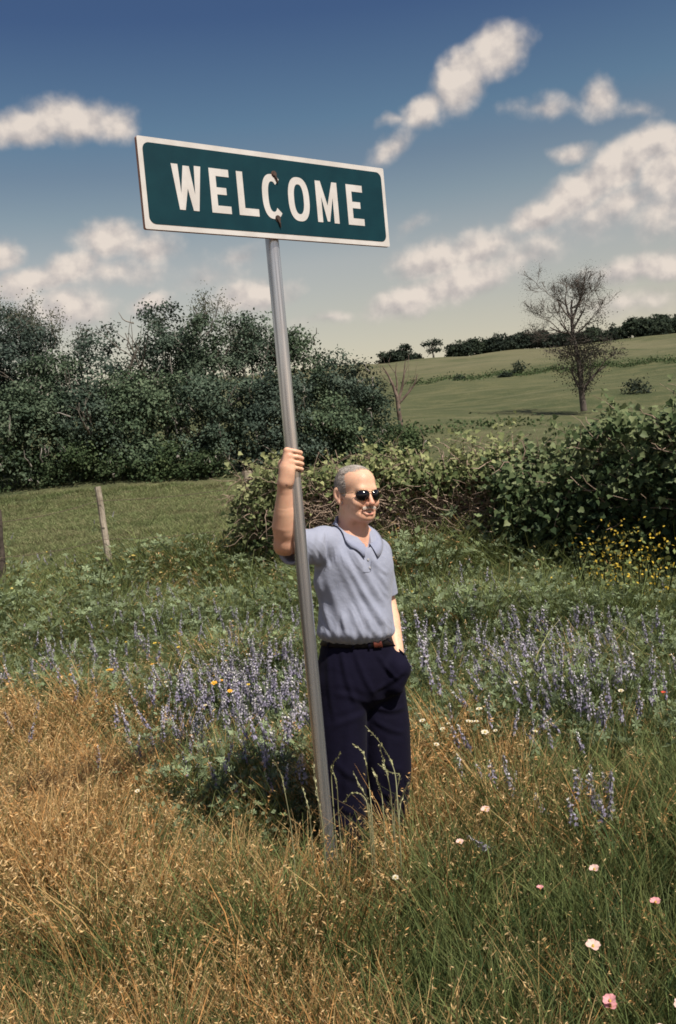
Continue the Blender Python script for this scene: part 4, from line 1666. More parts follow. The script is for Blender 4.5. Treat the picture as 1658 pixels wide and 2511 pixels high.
def plant_meadow():
    r = np.random.default_rng(3)
    # candidate points; density falls with distance
    pts = []
    for d0, d1, den in ((1.6, 3.2, 150), (3.2, 5.2, 150), (5.2, 8.5, 95), (8.5, 15.2, 60)):
        wid = .38 * d1 + 1.3
        n = int((d1 - d0) * 2 * wid * den)
        x = r.uniform(-wid, wid, n)
        y = r.uniform(d0, d1, n)
        k = np.abs(x) < .38 * y + 1.3
        pts.append(np.stack([x[k], y[k]], 1))
    p = np.concatenate(pts)
    # ragged far edge where the pasture begins
    edge = 14.3 + .8 * vnoise(p[:, 0], p[:, 0] * .3, 1.3, 5) + np.where(p[:, 0] > .2, 0, .3)
    p = p[p[:, 1] < edge]
    x, y = p.T
    u = x / y                                           # bearing: -.34 left edge of the view, +.34 right edge
    n1, n2 = vnoise(x, y, 1.1, 1), vnoise(x, y, 2.3, 2)
    dry = np.interp(y, [1.6, 3.0, 3.8, 5.6, 7.0, 9.0], [.20, .28, .50, .52, .22, .10]) - np.clip(u + .08, 0, 1) * np.where(y < 6, 1.6, .5) + .42 * np.clip(-.06 - u, 0, .25) * 4 * (y < 7.2) * (y > 3.4)
    dry = dry + np.where((u < -.12) & (y > 4) & (y < 6.8), .45, 0) + np.where((u > -.15) & (u < .02) & (y < 5.2), .22, 0)
    dry = dry + .58 * n1 + .40 * n2
    lush = np.clip((y - 4.5) / 3.6 - np.clip(-.2 - u, 0, 1) * 4 * (y < 7), 0, 1) * np.clip((14.0 - y) / 2, .35, 1) + (.22 * n2 + .15 * (u > .02)) * (y > 5)
    kind = np.full(len(x), 'olive', dtype=object)
    q = r.uniform(0, 1, len(x))
    kind[q < np.clip(dry, .03, .9)] = 'dry'
    g = (kind == 'olive') & (r.uniform(0, 1, len(x)) < .6)
    kind[g] = 'green'
    q = r.uniform(0, 1, len(x))
    kind[q < np.clip(lush, 0, .72)] = 'lush'
    byp = (x > -.95) & (x < -.26) & (y > 4.15) & (y < 6) & (r.uniform(0, 1, len(x)) < .75)
    kind[byp] = 'lush'
    q = r.uniform(0, 1, len(x))
    kind[(y > 11) & (q < .35)] = 'green'
    kind[(y > 10.5) & (u < .1) & (q > .90)] = 'yellow'
    kind[(y > 10) & (q > .5) & (q < .66)] = 'dry'
    kind[(y > 7) & (y < 11) & (q > .985)] = 'tall'
    kind[(y > 6) & (y < 10) & (u > .1) & (q > .955)] = 'tall'
    # keep clear of post foot and shoes
    clear = ((np.hypot(x - POLE_XY[0], y - POLE_XY[1]) < .07) | (np.hypot((x - FEET.x) / .20, (y - (FEET.y + .02)) / .17) < 1))
    kind[clear] = ''
    hscale = np.where(y < 3.2, .78, 1.0) * (1 + .18 * n2)
    hscale = hscale * np.where(y > 5.5, 1 + .32 * vnoise(x, y, .9, 8), 1)
    hscale = hscale * np.where((x > .5) & (y > 7.5), 1.2, 1)
    hscale = hscale * np.where(kind == 'lush', np.clip(.85 + (y - 6) * .05, .85, 1.12), 1)
    # the grass right before the man is short enough to show his legs
    front = (np.abs(x - (FEET.x - .02)) < .5) & (y > 3.0) & (y < 4.35)
    hscale = np.where(front, hscale * 1.02, hscale)
    hscale = np.where((y > 9) & (y < 14.6), hscale * np.clip(1 + (y - 9) * .10, 1, 1.35), hscale)
    z = ground_z(x, y)
    names = {'dry': 'dry_grass', 'olive': 'olive_grass', 'green': 'green_grass', 'lush': 'meadow_herbs', 'tall': 'reed_grass', 'yellow': 'yellow_weeds'}
    labels = {'dry': 'dry tan grass with drooping seed heads across the foreground', 'olive': 'olive meadow grass mixed through the verge', 'green': 'fresh green grass between the wildflowers',
              'lush': 'blue-green leafy herbs behind the man', 'tall': 'broad arching grass leaves among the wildflowers', 'yellow': 'small yellow weeds near the pasture edge'}
    for k, nm in names.items():
        m = kind == k
        n = int(m.sum())
        if not n:
            continue
        rot = np.stack([r.normal(0, .10, n), r.normal(0, .10, n), r.uniform(0, 6.28, n)], 1)
        s = r.uniform(.8, 1.25, n) * hscale[m]
        sw = s * np.clip(.8 + (y[m] - 3) * .06, .85, 1.4)
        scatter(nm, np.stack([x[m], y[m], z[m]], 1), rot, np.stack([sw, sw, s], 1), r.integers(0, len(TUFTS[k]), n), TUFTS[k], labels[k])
    # short turf of the grazed field beyond
    n = 15000
    y = 13 + 24 * r.uniform(0, 1, n) ** 1.6
    x = r.uniform(-1, 1, n) * (.37 * y + 2)
    z = ground_z(x, y)
    s = r.uniform(.7, 1.5, n) * (1 + (y - 13) * .02)
    scatter('pasture_grass', np.stack([x, y, z], 1), np.stack([np.zeros(n), np.zeros(n), r.uniform(0, 6.28, n)], 1), s, r.integers(0, 3, n), TUFTS['pasture'], 'grazed green pasture grass beyond the wildflowers')


plant_meadow()


def above_ground(px, py, h, d0=2.2, d1=40.0):
    """the spot on the ground whose plant of height h reaches up to this photo pixel"""
    for d in np.arange(d0, d1, .02):
        P = unproj(px, py, float(d))
        if P.z < gz(P.x, P.y) + h:
            return P.x, P.y, gz(P.x, P.y)
    return P.x, P.y, gz(P.x, P.y)


def plant_bluebonnets():
    r = np.random.default_rng(9)
    protos = []
    for k in range(6):
        root = thing('bluebonnet', None, None)
        stem, lv, a, b = lupine_parts(r, .30)
        obj('stem', growth_mesh('stem', [stem], [M_LSH]), root)
        lf = obj('leaf', growth_mesh('leaf', [lv], [M_LSH]), root)
        lf['kind'] = 'stuff'
        fl = obj('flower_spike', growth_mesh('flower_spike', [a], [M_LUP]), root)
        fl['kind'] = 'stuff'
        tp = obj('spike_tip', growth_mesh('spike_tip', [b], [M_LTIP]), root)
        tp['kind'] = 'stuff'
        protos.append(root)
    used = set()
    patches = [  # photo px centre, spread, count, label
        (610, 1560, 80, 22, 34, 'violet bluebonnet in the crowded drift just left of the sign post'),
        (640, 1650, 90, 55, 40, 'pale violet bluebonnet in the looser drift below the crowded one left of the post'),
        (540, 1600, 60, 30, 22, 'violet bluebonnet beside the orange flowers left of the post'),
        (420, 1755, 60, 55, 16, 'tall violet bluebonnet standing in the tan grass left of the post'),
        (738, 1790, 14, 45, 5, 'violet bluebonnet tight against the left of the post at knee height'),
        (40, 1600, 45, 35, 10, 'violet bluebonnet in the small cluster at the far left verge'),
        (28, 1720, 12, 24, 3, 'dark violet bluebonnet alone in the orange grass at far left'),
        (330, 1420, 60, 30, 14, 'small violet bluebonnet behind the green herbs near the fence post'),
        (300, 1590, 70, 30, 12, 'violet bluebonnet by the yellow flowers in the left meadow'),
        (1110, 1430, 80, 45, 48, 'violet bluebonnet in the big drift right of the man, before the vine hedge'),
        (1040, 1530, 70, 45, 26, 'violet bluebonnet just behind the man and his pocketed arm'),
        (1290, 1480, 90, 60, 30, 'violet bluebonnet scattered in the herbs in front of the thicket'),
        (1450, 1530, 90, 70, 20, 'dusky violet bluebonnet among the broad grass leaves by the thicket'),
        (1440, 1890, 55, 40, 14, 'violet bluebonnet in the knee-high patch right of the man'),
        (1180, 1850, 90, 50, 6, 'violet bluebonnet in the tan grass right of the trousers'),
    ]
    for (cx_, cy_, sx, sy, n, lab) in patches:
        for i in range(n):
            px, py = cx_ + r.normal(0, sx * .6), cy_ + r.normal(0, sy * .6)
            h = (.48 if py > 1700 else .56 if px < 800 else .62) * r.uniform(.88, 1.12)
            x, y, z = above_ground(px, py, h)
            if abs(x - FEET.x) < .26 and 3.85 < y < 4.6:
                continue
            k = int(r.integers(0, 6))
            o = protos[k] if k not in used else copy_tree(protos[k])
            used.add(k)
            o.location = (x, y, z)
            o.rotation_euler = (r.normal(0, .2), r.normal(0, .2), r.uniform(0, 6.28))
            s = h / .39
            o.scale = (s * r.uniform(.7, .95), s * r.uniform(.7, .95), s * r.uniform(.75, 1))
            tag(o, lab, 'wildflower', lab.replace('bluebonnet', 'bluebonnets'))
    # the far and filler ones nobody could count
    P = []
    for (cx_, cy_, sx, sy, n) in ((640, 1600, 190, 100, 260), (1130, 1440, 180, 100, 230), (1350, 1520, 200, 130, 170), (300, 1470, 300, 110, 240), (500, 1400, 300, 60, 110), (1500, 1500, 170, 130, 110), (480, 1720, 160, 90, 70), (680, 1780, 60, 90, 30), (120, 1560, 170, 70, 90)):
        for i in range(n):
            x, y, z = above_ground(cx_ + r.normal(0, sx * .7), cy_ + r.normal(0, sy * .7), .5 if cx_ < 800 else .62)
            if abs(x - FEET.x) < .26 and 3.85 < y < 4.6:
                continue
            P.append((x, y, z))
    n = len(P)
    scatter('bluebonnet_drift', np.array(P), np.stack([r.normal(0, .24, n), r.normal(0, .24, n), r.uniform(0, 6.28, n)], 1), np.stack([r.uniform(.8, 1.1, n), r.uniform(.8, 1.1, n), r.uniform(1.0, 1.5, n)], 1), r.integers(0, 3, n), TUFTS['lupine'], 'small violet bluebonnets spread through the herbs')


plant_bluebonnets()


def petal_mesh(name, ln, wd, cup, mat):
    """one petal, 12 triangles, cupped"""
    V, F = [], []
    for i in range(4):
        t = i / 3
        w = wd * (.25, .8, 1.0, .55)[i] / 2
        y, z = ln * t, cup * ln * t * (1.2 - .7 * t)
        V += [(-w, y, z + .12 * w), (0, y * 1.02, z - .1 * w), (w, y, z + .12 * w)]
    for i in range(3):
        for j in range(2):
            F.append((i * 3 + j, i * 3 + j + 1, i * 3 + j + 4, i * 3 + j + 3))
    me = new_mesh(name, V, np.array(F), True)
    me.materials.append(mat)
    return me


def plant_flowers():
    r = np.random.default_rng(17)
    pink = mottled('primrose_pink', (.56, .23, .25), (.64, .33, .33), 120, .7, .2)
    cream = mottled('petal_cream', (.56, .50, .38), (.64, .58, .46), 120, .7, .2)
    blush = mottled('petal_blush', (.58, .37, .32), (.64, .46, .40), 120, .7, .2)
    orange = mottled('petal_orange', (.72, .33, .03), (.78, .42, .05), 120, .7, .2)
    yellow = mottled('petal_yellow', (.68, .47, .05), (.74, .54, .1), 120, .7, .2)
    red = mottled('petal_red', (.58, .05, .035), (.65, .09, .05), 120, .7, .2)
    eye = mottled('flower_eye', (.50, .36, .05), (.58, .45, .10), 200, .8, .2)
    stemm = mottled('flower_stem', (.09, .11, .035), (.15, .16, .05), 40, .8, .2)
    kinds = {}

    def proto(kind, mat, n, ln, wd, cup):
        root = thing(kind, None, None)
        m = MB()
        m.tube([(0, 0, 0), (.008, .004, .15), (0, 0, .30)], [.0022, .002, .0016], 5)
        m.build('stem', root, [stemm], True)
        pm = petal_mesh('petal', ln, wd, cup, mat)
        for k in range(n):
            o = obj('petal', pm, root)
            o.location = (0, 0, .30)
            o.rotation_euler = (0, 0, 2 * math.pi * k / n + .2)
        m = MB()
        m.tube([(0, 0, .298), (0, 0, .306)], [.006, .004], 7)
        m.build('flower_centre', root, [eye], True)
        kinds[kind] = [root, False]

    proto('pink_primrose', pink, 4, .026, .030, .55)
    proto('blush_primrose', blush, 4, .026, .030, .5)
    proto('white_daisy', cream, 6, .022, .018, .30)
    proto('orange_coreopsis', orange, 6, .024, .020, .25)
    proto('yellow_coreopsis', yellow, 6, .020, .017, .3)
    proto('red_paintbrush', red, 5, .018, .012, .9)

    def put(kind, px, py, h, label, cat, group=None, tilt=.55, scale=1.0):
        root, used = kinds[kind]
        h = h * 1.34
        o = copy_tree(root) if used else root
        kinds[kind][1] = True
        x, y, z = above_ground(px, py, h)
        o.location = (x, y, z)
        s = h / .30
        o.scale = (scale * .68, scale * .68, s)
        # the stem leans so that the open face turns to the light
        o.rotation_euler = (rad(r.uniform(8, 26)), r.normal(0, .12), r.uniform(-.4, .4))
        tag(o, label, cat, group)
    P = 'pink_primrose'
    for px, py, h, lab, sc_ in (
        (548, 2462, .30, 'large pink primrose low in the dry grass before the post', 1.25), (400, 2500, .28, 'pink primrose at the bottom edge left of the large one', 1.0),
        (1205, 2502, .30, 'bright pink primrose at the bottom edge right of the man', 1.2), (1480, 2440, .30, 'deep pink primrose above the cream flower at bottom right', .95),
        (1545, 2395, .32, 'pale pink primrose above the deep pink one at bottom right', 1.0), (1605, 2190, .32, 'upper of two pink primroses close together at the right edge', .9),
        (1300, 2158, .32, 'lone small pink primrose in dark grass right of the man', .6)):
        put(P, px, py, h, lab, 'flower', None, .5, sc_)
    P = 'blush_primrose'
    for px, py, h, lab, sc_ in (
        (1386, 2262, .32, 'blush primrose with open petals over the dark right-hand grass', 1.15), (1628, 2228, .32, 'large blush primrose, lower of two close together at the right edge', 1.2),
        (1495, 2496, .30, 'cream-white primrose at the bottom right edge', 1.2), (1480, 2084, .34, 'blush primrose beside dry stems at the right, below the bluebonnets', .9),
        (1645, 2425, .30, 'blush primrose half cut by the right edge near the bottom', 1.2), (1180, 1948, .34, 'blush primrose in tan grass right of the trouser legs', 1.0), (1100, 2030, .32, 'faded blush primrose low right of the trouser legs', .8)):
        put(P, px, py, h, lab, 'flower', None, .5, sc_)
    g = 'white flowers in a loose row right of the man'
    for px, py, sc_ in ((1188, 1726, 1.15), (1060, 1748, 1.05), (1110, 1742, .8), (1123, 1745, .7), (1107, 1758, .85), (1129, 1758, .65), (1148, 1760, .85), (1173, 1764, 1.25), (1226, 1760, .7), (1259, 1782, .85)):
        put('white_daisy', px, py, .36, 'small cream-white flower in the loose row right of the trousers', 'flower', g, .5, sc_)
    for px, py, h, lab, sc_ in (
        (1270, 1642, .40, 'lone white flower above the row right of the trousers', .9), (1020, 1790, .36, 'white flower close beside the right trouser knee', .9), (1515, 1667, .40, 'cream flower by the arching grass leaf at right', 1.0),
        (505, 1715, .36, 'white flower under the orange blossom left of the post', .8), (412, 1652, .38, 'white flower between two yellow flowers in the left meadow', .7), (360, 1890, .34, 'white flower alone in the tan grass at left', .75),
        (1250, 1400, .45, 'tiny white flower before the tangled hedge', .9), (965, 2085, .30, 'cream flower in the grass below the trousers', .8)):
        put('white_daisy', px, py, h, lab, 'flower', None, .5, sc_)
    for px, py, lab, sc_ in (
        (548, 1648, 'largest orange blossom beside the bluebonnet drift', 1.35), (541, 1664, 'orange blossom just under the largest one', 1.0), (512, 1642, 'small orange blossom left of the largest one', .7), (187, 1623, 'orange blossom farthest left in the meadow', .95),
        (257, 1631, 'orange blossom second from the left in the meadow', .95), (297, 1630, 'orange blossom third from the left in the meadow', .95), (385, 1622, 'orange blossom above tan grass between the drifts', .8)):
        put('orange_coreopsis', px, py, .38, lab, 'flower', None, .5, sc_)
    for px, py, lab, sc_ in (
        (398, 1563, 'left of two yellow blossoms over the dark green herbs', 1.1), (433, 1566, 'right of two yellow blossoms over the dark green herbs', .9), (325, 1555, 'yellow blossom left of the dark hollow in the herbs', .7),
        (268, 1528, 'upper yellow blossom at left in the green herbs', .7), (372, 1527, 'pale yellow blossom above the dark hollow', .6), (425, 1514, 'yellow blossom highest over the dark hollow', .7),
        (985, 1432, 'left yellow blossom just behind the man at elbow height', .9), (1008, 1434, 'right yellow blossom just behind the man at elbow height', .9), (988, 1450, 'lower yellow blossom just behind the man at elbow height', .7),
        (95, 1345, 'yellow blossom near the far left fence post', 1.0), (600, 1663, 'pale yellow blossom right of the largest orange one', .8)):
        put('yellow_coreopsis', px, py, .40, lab, 'flower', None, .5, sc_)
    put('red_paintbrush', 1601, 1684, .40, 'single small red flower by the arching grass at right', 'flower')


plant_flowers()


def plant_stalks():
    """single seeding grass stalks that stand out against the dark trousers"""
    r = np.random.default_rng(4)
    paths = [
        ([(895, 1777), (931, 1817), (954, 1854), (970, 1894), (976, 1990), (978, 2120)], 'longest pale seed stalk bending left across the trouser legs'),
        ([(930, 1822), (940, 1866), (951, 1903), (959, 1952), (962, 2110)], 'straight pale seed stalk just right of the trouser fold'),
        ([(868, 1828), (891, 1843), (900, 1880), (905, 1923), (910, 1966), (914, 2110)], 'pale seed stalk with a hooked tip over the trouser fold'),
        ([(836, 1850), (817, 1874), (812, 1900), (816, 1960), (824, 2110)], 'short pale stalk leaning right beside the post'),
        ([(812, 1885), (822, 1910), (827, 1935), (830, 2000), (836, 2110)], 'pale stalk leaning left close to the post'),
        ([(868, 1897), (885, 1935), (903, 1960), (910, 2020), (915, 2120)], 'thin stalk crossing low between the trouser legs'),
        ([(914, 1889), (926, 1917), (937, 1952), (940, 1981), (942, 2120)], 'thick green stalk under the right trouser leg'),
        ([(845, 1960), (855, 1942), (872, 1936), (890, 1945), (902, 1962), (908, 2120)], 'stalk arched over in a loop before the shoes'),
        ([(743, 1937), (758, 1986), (763, 2038), (768, 2130)], 'tan seed stalk left of the post foot'),
        ([(769, 1880), (773, 1923), (785, 1981), (793, 2038), (798, 2130)], 'pale stalk crossing the lower post'),
        ([(937, 1886), (952, 1900), (985, 1905), (975, 1940), (966, 2000), (962, 2120)], 'curled stalk by the right trouser hem'),
        ([(670, 1865), (690, 1900), (700, 1950), (715, 2030), (722, 2130)], 'orange seed stalk left of the post in the dry grass'),
        ([(1000, 1925), (985, 1960), (978, 2010), (972, 2120)], 'green stalk right of the trouser hem leaning right'),
    ]
    ms = foliage('pale_stalk', (.20, .23, .10), (.40, .40, .22), (.52, .48, .30), (.34, .34, .16), .2)
    for pts, lab in paths:
        P = np.array([unproj(px, py, 3.70 + .04 * r.normal()) for px, py in pts])
        d0 = r.normal(0, .02)
        P[:, 1] += d0
        base = P[-1].copy()
        P[-1, 2] = min(P[-1, 2], gz(base[0], base[1]) - .01)
        root = thing('grass_stalk', lab, 'grass stalk', (base[0], base[1], gz(base[0], base[1])))
        Q = P - np.array(root.location)
        # resample smoothly
        tt = np.linspace(0, len(Q) - 1, 26)
        i0 = np.clip(tt.astype(int), 0, len(Q) - 2)
        S = Q[i0] * (1 - (tt - i0))[:, None] + Q[i0 + 1] * (tt - i0)[:, None]
        for _ in range(3):
            S[1:-1] = (S[:-2] + 2 * S[1:-1] + S[2:]) / 4
        v, f = tube(S, np.linspace(.0010, .0026, len(S)), 5, False)
        obj('stem', growth_mesh('stem', [(np.array(v), np.array(f), .6, .3)], [ms]), root)
        n = 34
        k = r.uniform(0, 13, n)
        i0 = k.astype(int)
        C = S[i0] * (1 - (k - i0))[:, None] + S[i0 + 1] * (k - i0)[:, None]
        A = S[i0] - S[i0 + 1]
        A /= np.linalg.norm(A, axis=1)[:, None]
        A = A + r.normal(0, .28, A.shape)
        B = np.cross(A, r.normal(size=A.shape))
        B /= np.linalg.norm(B, axis=1)[:, None]
        s = r.uniform(.010, .016, (n, 1))
        V = np.stack([C, C + A * s * .5 + B * s * .2, C + A * s, C + A * s * .5 - B * s * .2], 1).reshape(-1, 3)
        o = obj('seed_head', growth_mesh('seed_head', [(V, np.arange(len(V)).reshape(-1, 4), .8, r.uniform(0, 1, n).repeat(4))], [ms]), root)
        o['kind'] = 'stuff'


plant_stalks()

# ------------------------------------------------------------------ trees, fence and thickets
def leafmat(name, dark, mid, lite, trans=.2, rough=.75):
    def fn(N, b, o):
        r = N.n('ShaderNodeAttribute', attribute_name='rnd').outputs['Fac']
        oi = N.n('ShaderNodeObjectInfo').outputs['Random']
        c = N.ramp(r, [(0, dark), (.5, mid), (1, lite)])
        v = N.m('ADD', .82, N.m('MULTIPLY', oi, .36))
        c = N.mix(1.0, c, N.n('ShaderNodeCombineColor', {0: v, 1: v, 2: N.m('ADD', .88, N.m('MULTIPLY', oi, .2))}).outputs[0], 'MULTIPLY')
        setc(N, b, c)
        tr = N.n('ShaderNodeBsdfTranslucent', {'Color': c})
        mx = N.n('ShaderNodeMixShader', {0: trans, 1: b.outputs[0], 2: tr.outputs[0]})
        N.t.links.new(mx.outputs[0], o.inputs[0])
    return material(name, fn, rough, .08)


M_BARK = mottled('bark', (.10, .085, .07), (.20, .175, .15), 3.0, .9, .2, .5, 12, bdist=.03)
M_PALE = mottled('pale_branch', (.22, .20, .18), (.36, .33, .30), 2.0, .9, .2)
M_TWIG = mottled('grey_twig', (.085, .07, .062), (.15, .125, .11), 2.0, .9, .2)
M_OAK = leafmat('oak_leaves', (.034, .052, .042), (.066, .095, .072), (.122, .155, .122))
M_ELM = leafmat('elm_leaves', (.040, .062, .042), (.078, .112, .070), (.140, .178, .120))
M_FAR = leafmat('far_leaves', (.020, .030, .024), (.034, .048, .034), (.055, .072, .048))
M_BUSH = leafmat('bush_leaves', (.028, .046, .022), (.052, .08, .038), (.10, .13, .065))
M_SPARSE = leafmat('sparse_leaves', (.06, .058, .04), (.09, .088, .058), (.13, .125, .085))


def leaf_obj(name, V, F, rnd, mat, parent):
    me = new_mesh(name, V, F, False, [mat])
    vfloat(me, 'rnd', rnd)
    o = obj(name, me, parent)
    return o


def crown_points(r, blobs, per, jitter=.55):
    """clusters of leaves over lumpy masses: returns points, outward directions, shade value per cluster"""
    P, N_, S = [], [], []
    for (c, rad_) in blobs:
        c, rad_ = np.array(c), np.array(rad_)
        area = (rad_[0] * rad_[1] + rad_[0] * rad_[2] + rad_[1] * rad_[2]) / 3
        ncl = max(4, int(area * 15))
        d = r.normal(size=(ncl, 3))
        d[:, 2] = np.where(d[:, 2] < -.5, -d[:, 2] * .6, d[:, 2])
        d /= np.linalg.norm(d, axis=1)[:, None]
        cc = c + d * rad_ * r.uniform(.74, 1.02, (ncl, 1))
        for i in range(ncl):
            k = int(per * r.uniform(.5, 1.4))
            q = r.normal(0, jitter * .42, (k, 3)) * [1, 1, .62]
            P.append(cc[i] + q)
            N_.append(np.repeat(d[i][None], k, 0) + np.array([0, 0, .5]))
            S.append(np.clip(r.uniform(.1, .9) + r.normal(0, .22, k), 0, 1))
    return np.concatenate(P), np.concatenate(N_), np.concatenate(S)


def branchy(r, start, dirv, length, radius, depth, out, tips, spread=.55, up=.15, wob=.12, kids=(2, 3), shrink=.72):
    """a limb that forks into finer limbs; collects tubes and the ends of the finest twigs"""
    n = 4
    pts = [np.array(start, float)]
    d = np.array(dirv, float)
    d /= np.linalg.norm(d)
    for i in range(n):
        d = d + r.normal(0, wob, 3) + np.array([0, 0, up * .25])
        d /= np.linalg.norm(d)
        pts.append(pts[-1] + d * length / n)
    rr = np.linspace(radius, radius * .62, n + 1)
    out.append((pts, rr))
    tips.append(pts[-1])
    if depth <= 0:
        tips.append(pts[2])
        return
    for k in range(int(r.integers(kids[0], kids[1] + 1))):
        t = int(r.integers(2, n + 1))
        dd = d + r.normal(0, spread, 3) + np.array([0, 0, up])
        branchy(r, pts[t], dd, length * shrink * r.uniform(.75, 1.15), rr[t] * .68, depth - 1, out, tips, spread, up, wob, kids, shrink)


def tubes_mesh(name, lst, mat, parent, sides=5):
    m = MB()
    for p, rr in lst:
        m.tube(p, rr, sides if rr[0] > .03 else 3, False)
    return m.build(name, parent, [mat], True)


def broad_tree(name, label, px, ytop, wpx, depth, base_py, seed, mat, cat='tree', group=None, lean=0, leaf=.20, per=26, trunk=True, twigs=14, lumps=9, low=.18):
    r = np.random.default_rng(seed)
    B = unproj(px, base_py, depth)
    bz = gz(B.x, B.y)
    top = unproj(px, ytop, depth).z
    Hh = top - bz
    W = wpx / 2441 * depth
    root = thing(name, label, cat, (B.x, B.y, bz - .1), group)
    blobs = []
    for i in range(lumps):
        a = r.uniform(0, 6.28)
        k = r.uniform(0, 1)
        z = Hh * (low + (1 - low) * (.12 + .72 * k))
        env = math.sin(math.pi * min(1, .25 + .62 * k)) ** .7
        rr = W * .5 * env * r.uniform(.25, .72)
        s = W * r.uniform(.19, .29)
        blobs.append(((rr * math.cos(a), rr * math.sin(a) * .8, z), (s, s * .9, s * r.uniform(.7, 1.0))))
    blobs.append(((0, 0, Hh - W * .17), (W * .22, W * .2, W * .17)))
    blobs.append(((0, 0, Hh * .55), (W * .36, W * .33, Hh * .33)))
    if low < .05:
        for k in range(3):
            blobs.append(((W * r.uniform(-.3, .3), W * r.uniform(-.2, .2), Hh * .18), (W * .26, W * .24, Hh * .22)))
    P, N_, S = crown_points(r, blobs, per)
    P[:, 2] = np.maximum(P[:, 2], .05)
    V, F = leaves(P, leaf * r.uniform(.55, 1.3, len(P)), r, normal=N_ * .8, droop=.5)
    o = leaf_obj('crown', V, F, S.repeat(4), mat, root)
    if trunk:
        lst, tips = [], []
        branchy(r, (0, 0, -.1), (lean, 0, 1), Hh * .45, Hh * .018 + .05, 3, lst, tips, .5, .2, .08, (2, 3), .7)
        tubes_mesh('trunk', lst, M_BARK, root, 7)
    if twigs:
        lst = []
        for i in range(twigs):
            a = r.uniform(math.pi, 2 * math.pi)
            z = Hh * r.uniform(.12, .85)
            rr = W * .46 * math.sin(math.pi * min(1, .25 + .62 * z / Hh)) ** .7
            p0 = np.array([rr * math.cos(a) * .8, rr * math.sin(a) * .75, z])
            d = np.array([math.cos(a) * .3 + r.normal(0, .3), -.25, r.uniform(.3, 1.0)])
            d /= np.linalg.norm(d)
            ln = Hh * r.uniform(.06, .16)
            pts = [p0 + d * ln * t + r.normal(0, .05, 3) for t in (0, .35, .7, 1)]
            lst.append((pts, np.array([.035, .03, .022, .012])))
        tw = tubes_mesh('branch', lst, M_PALE, root)
        tw['kind'] = 'stuff'
    return root


M_WISP = leafmat('wispy_leaves', (.06, .07, .05), (.10, .115, .08), (.16, .17, .12), .35)


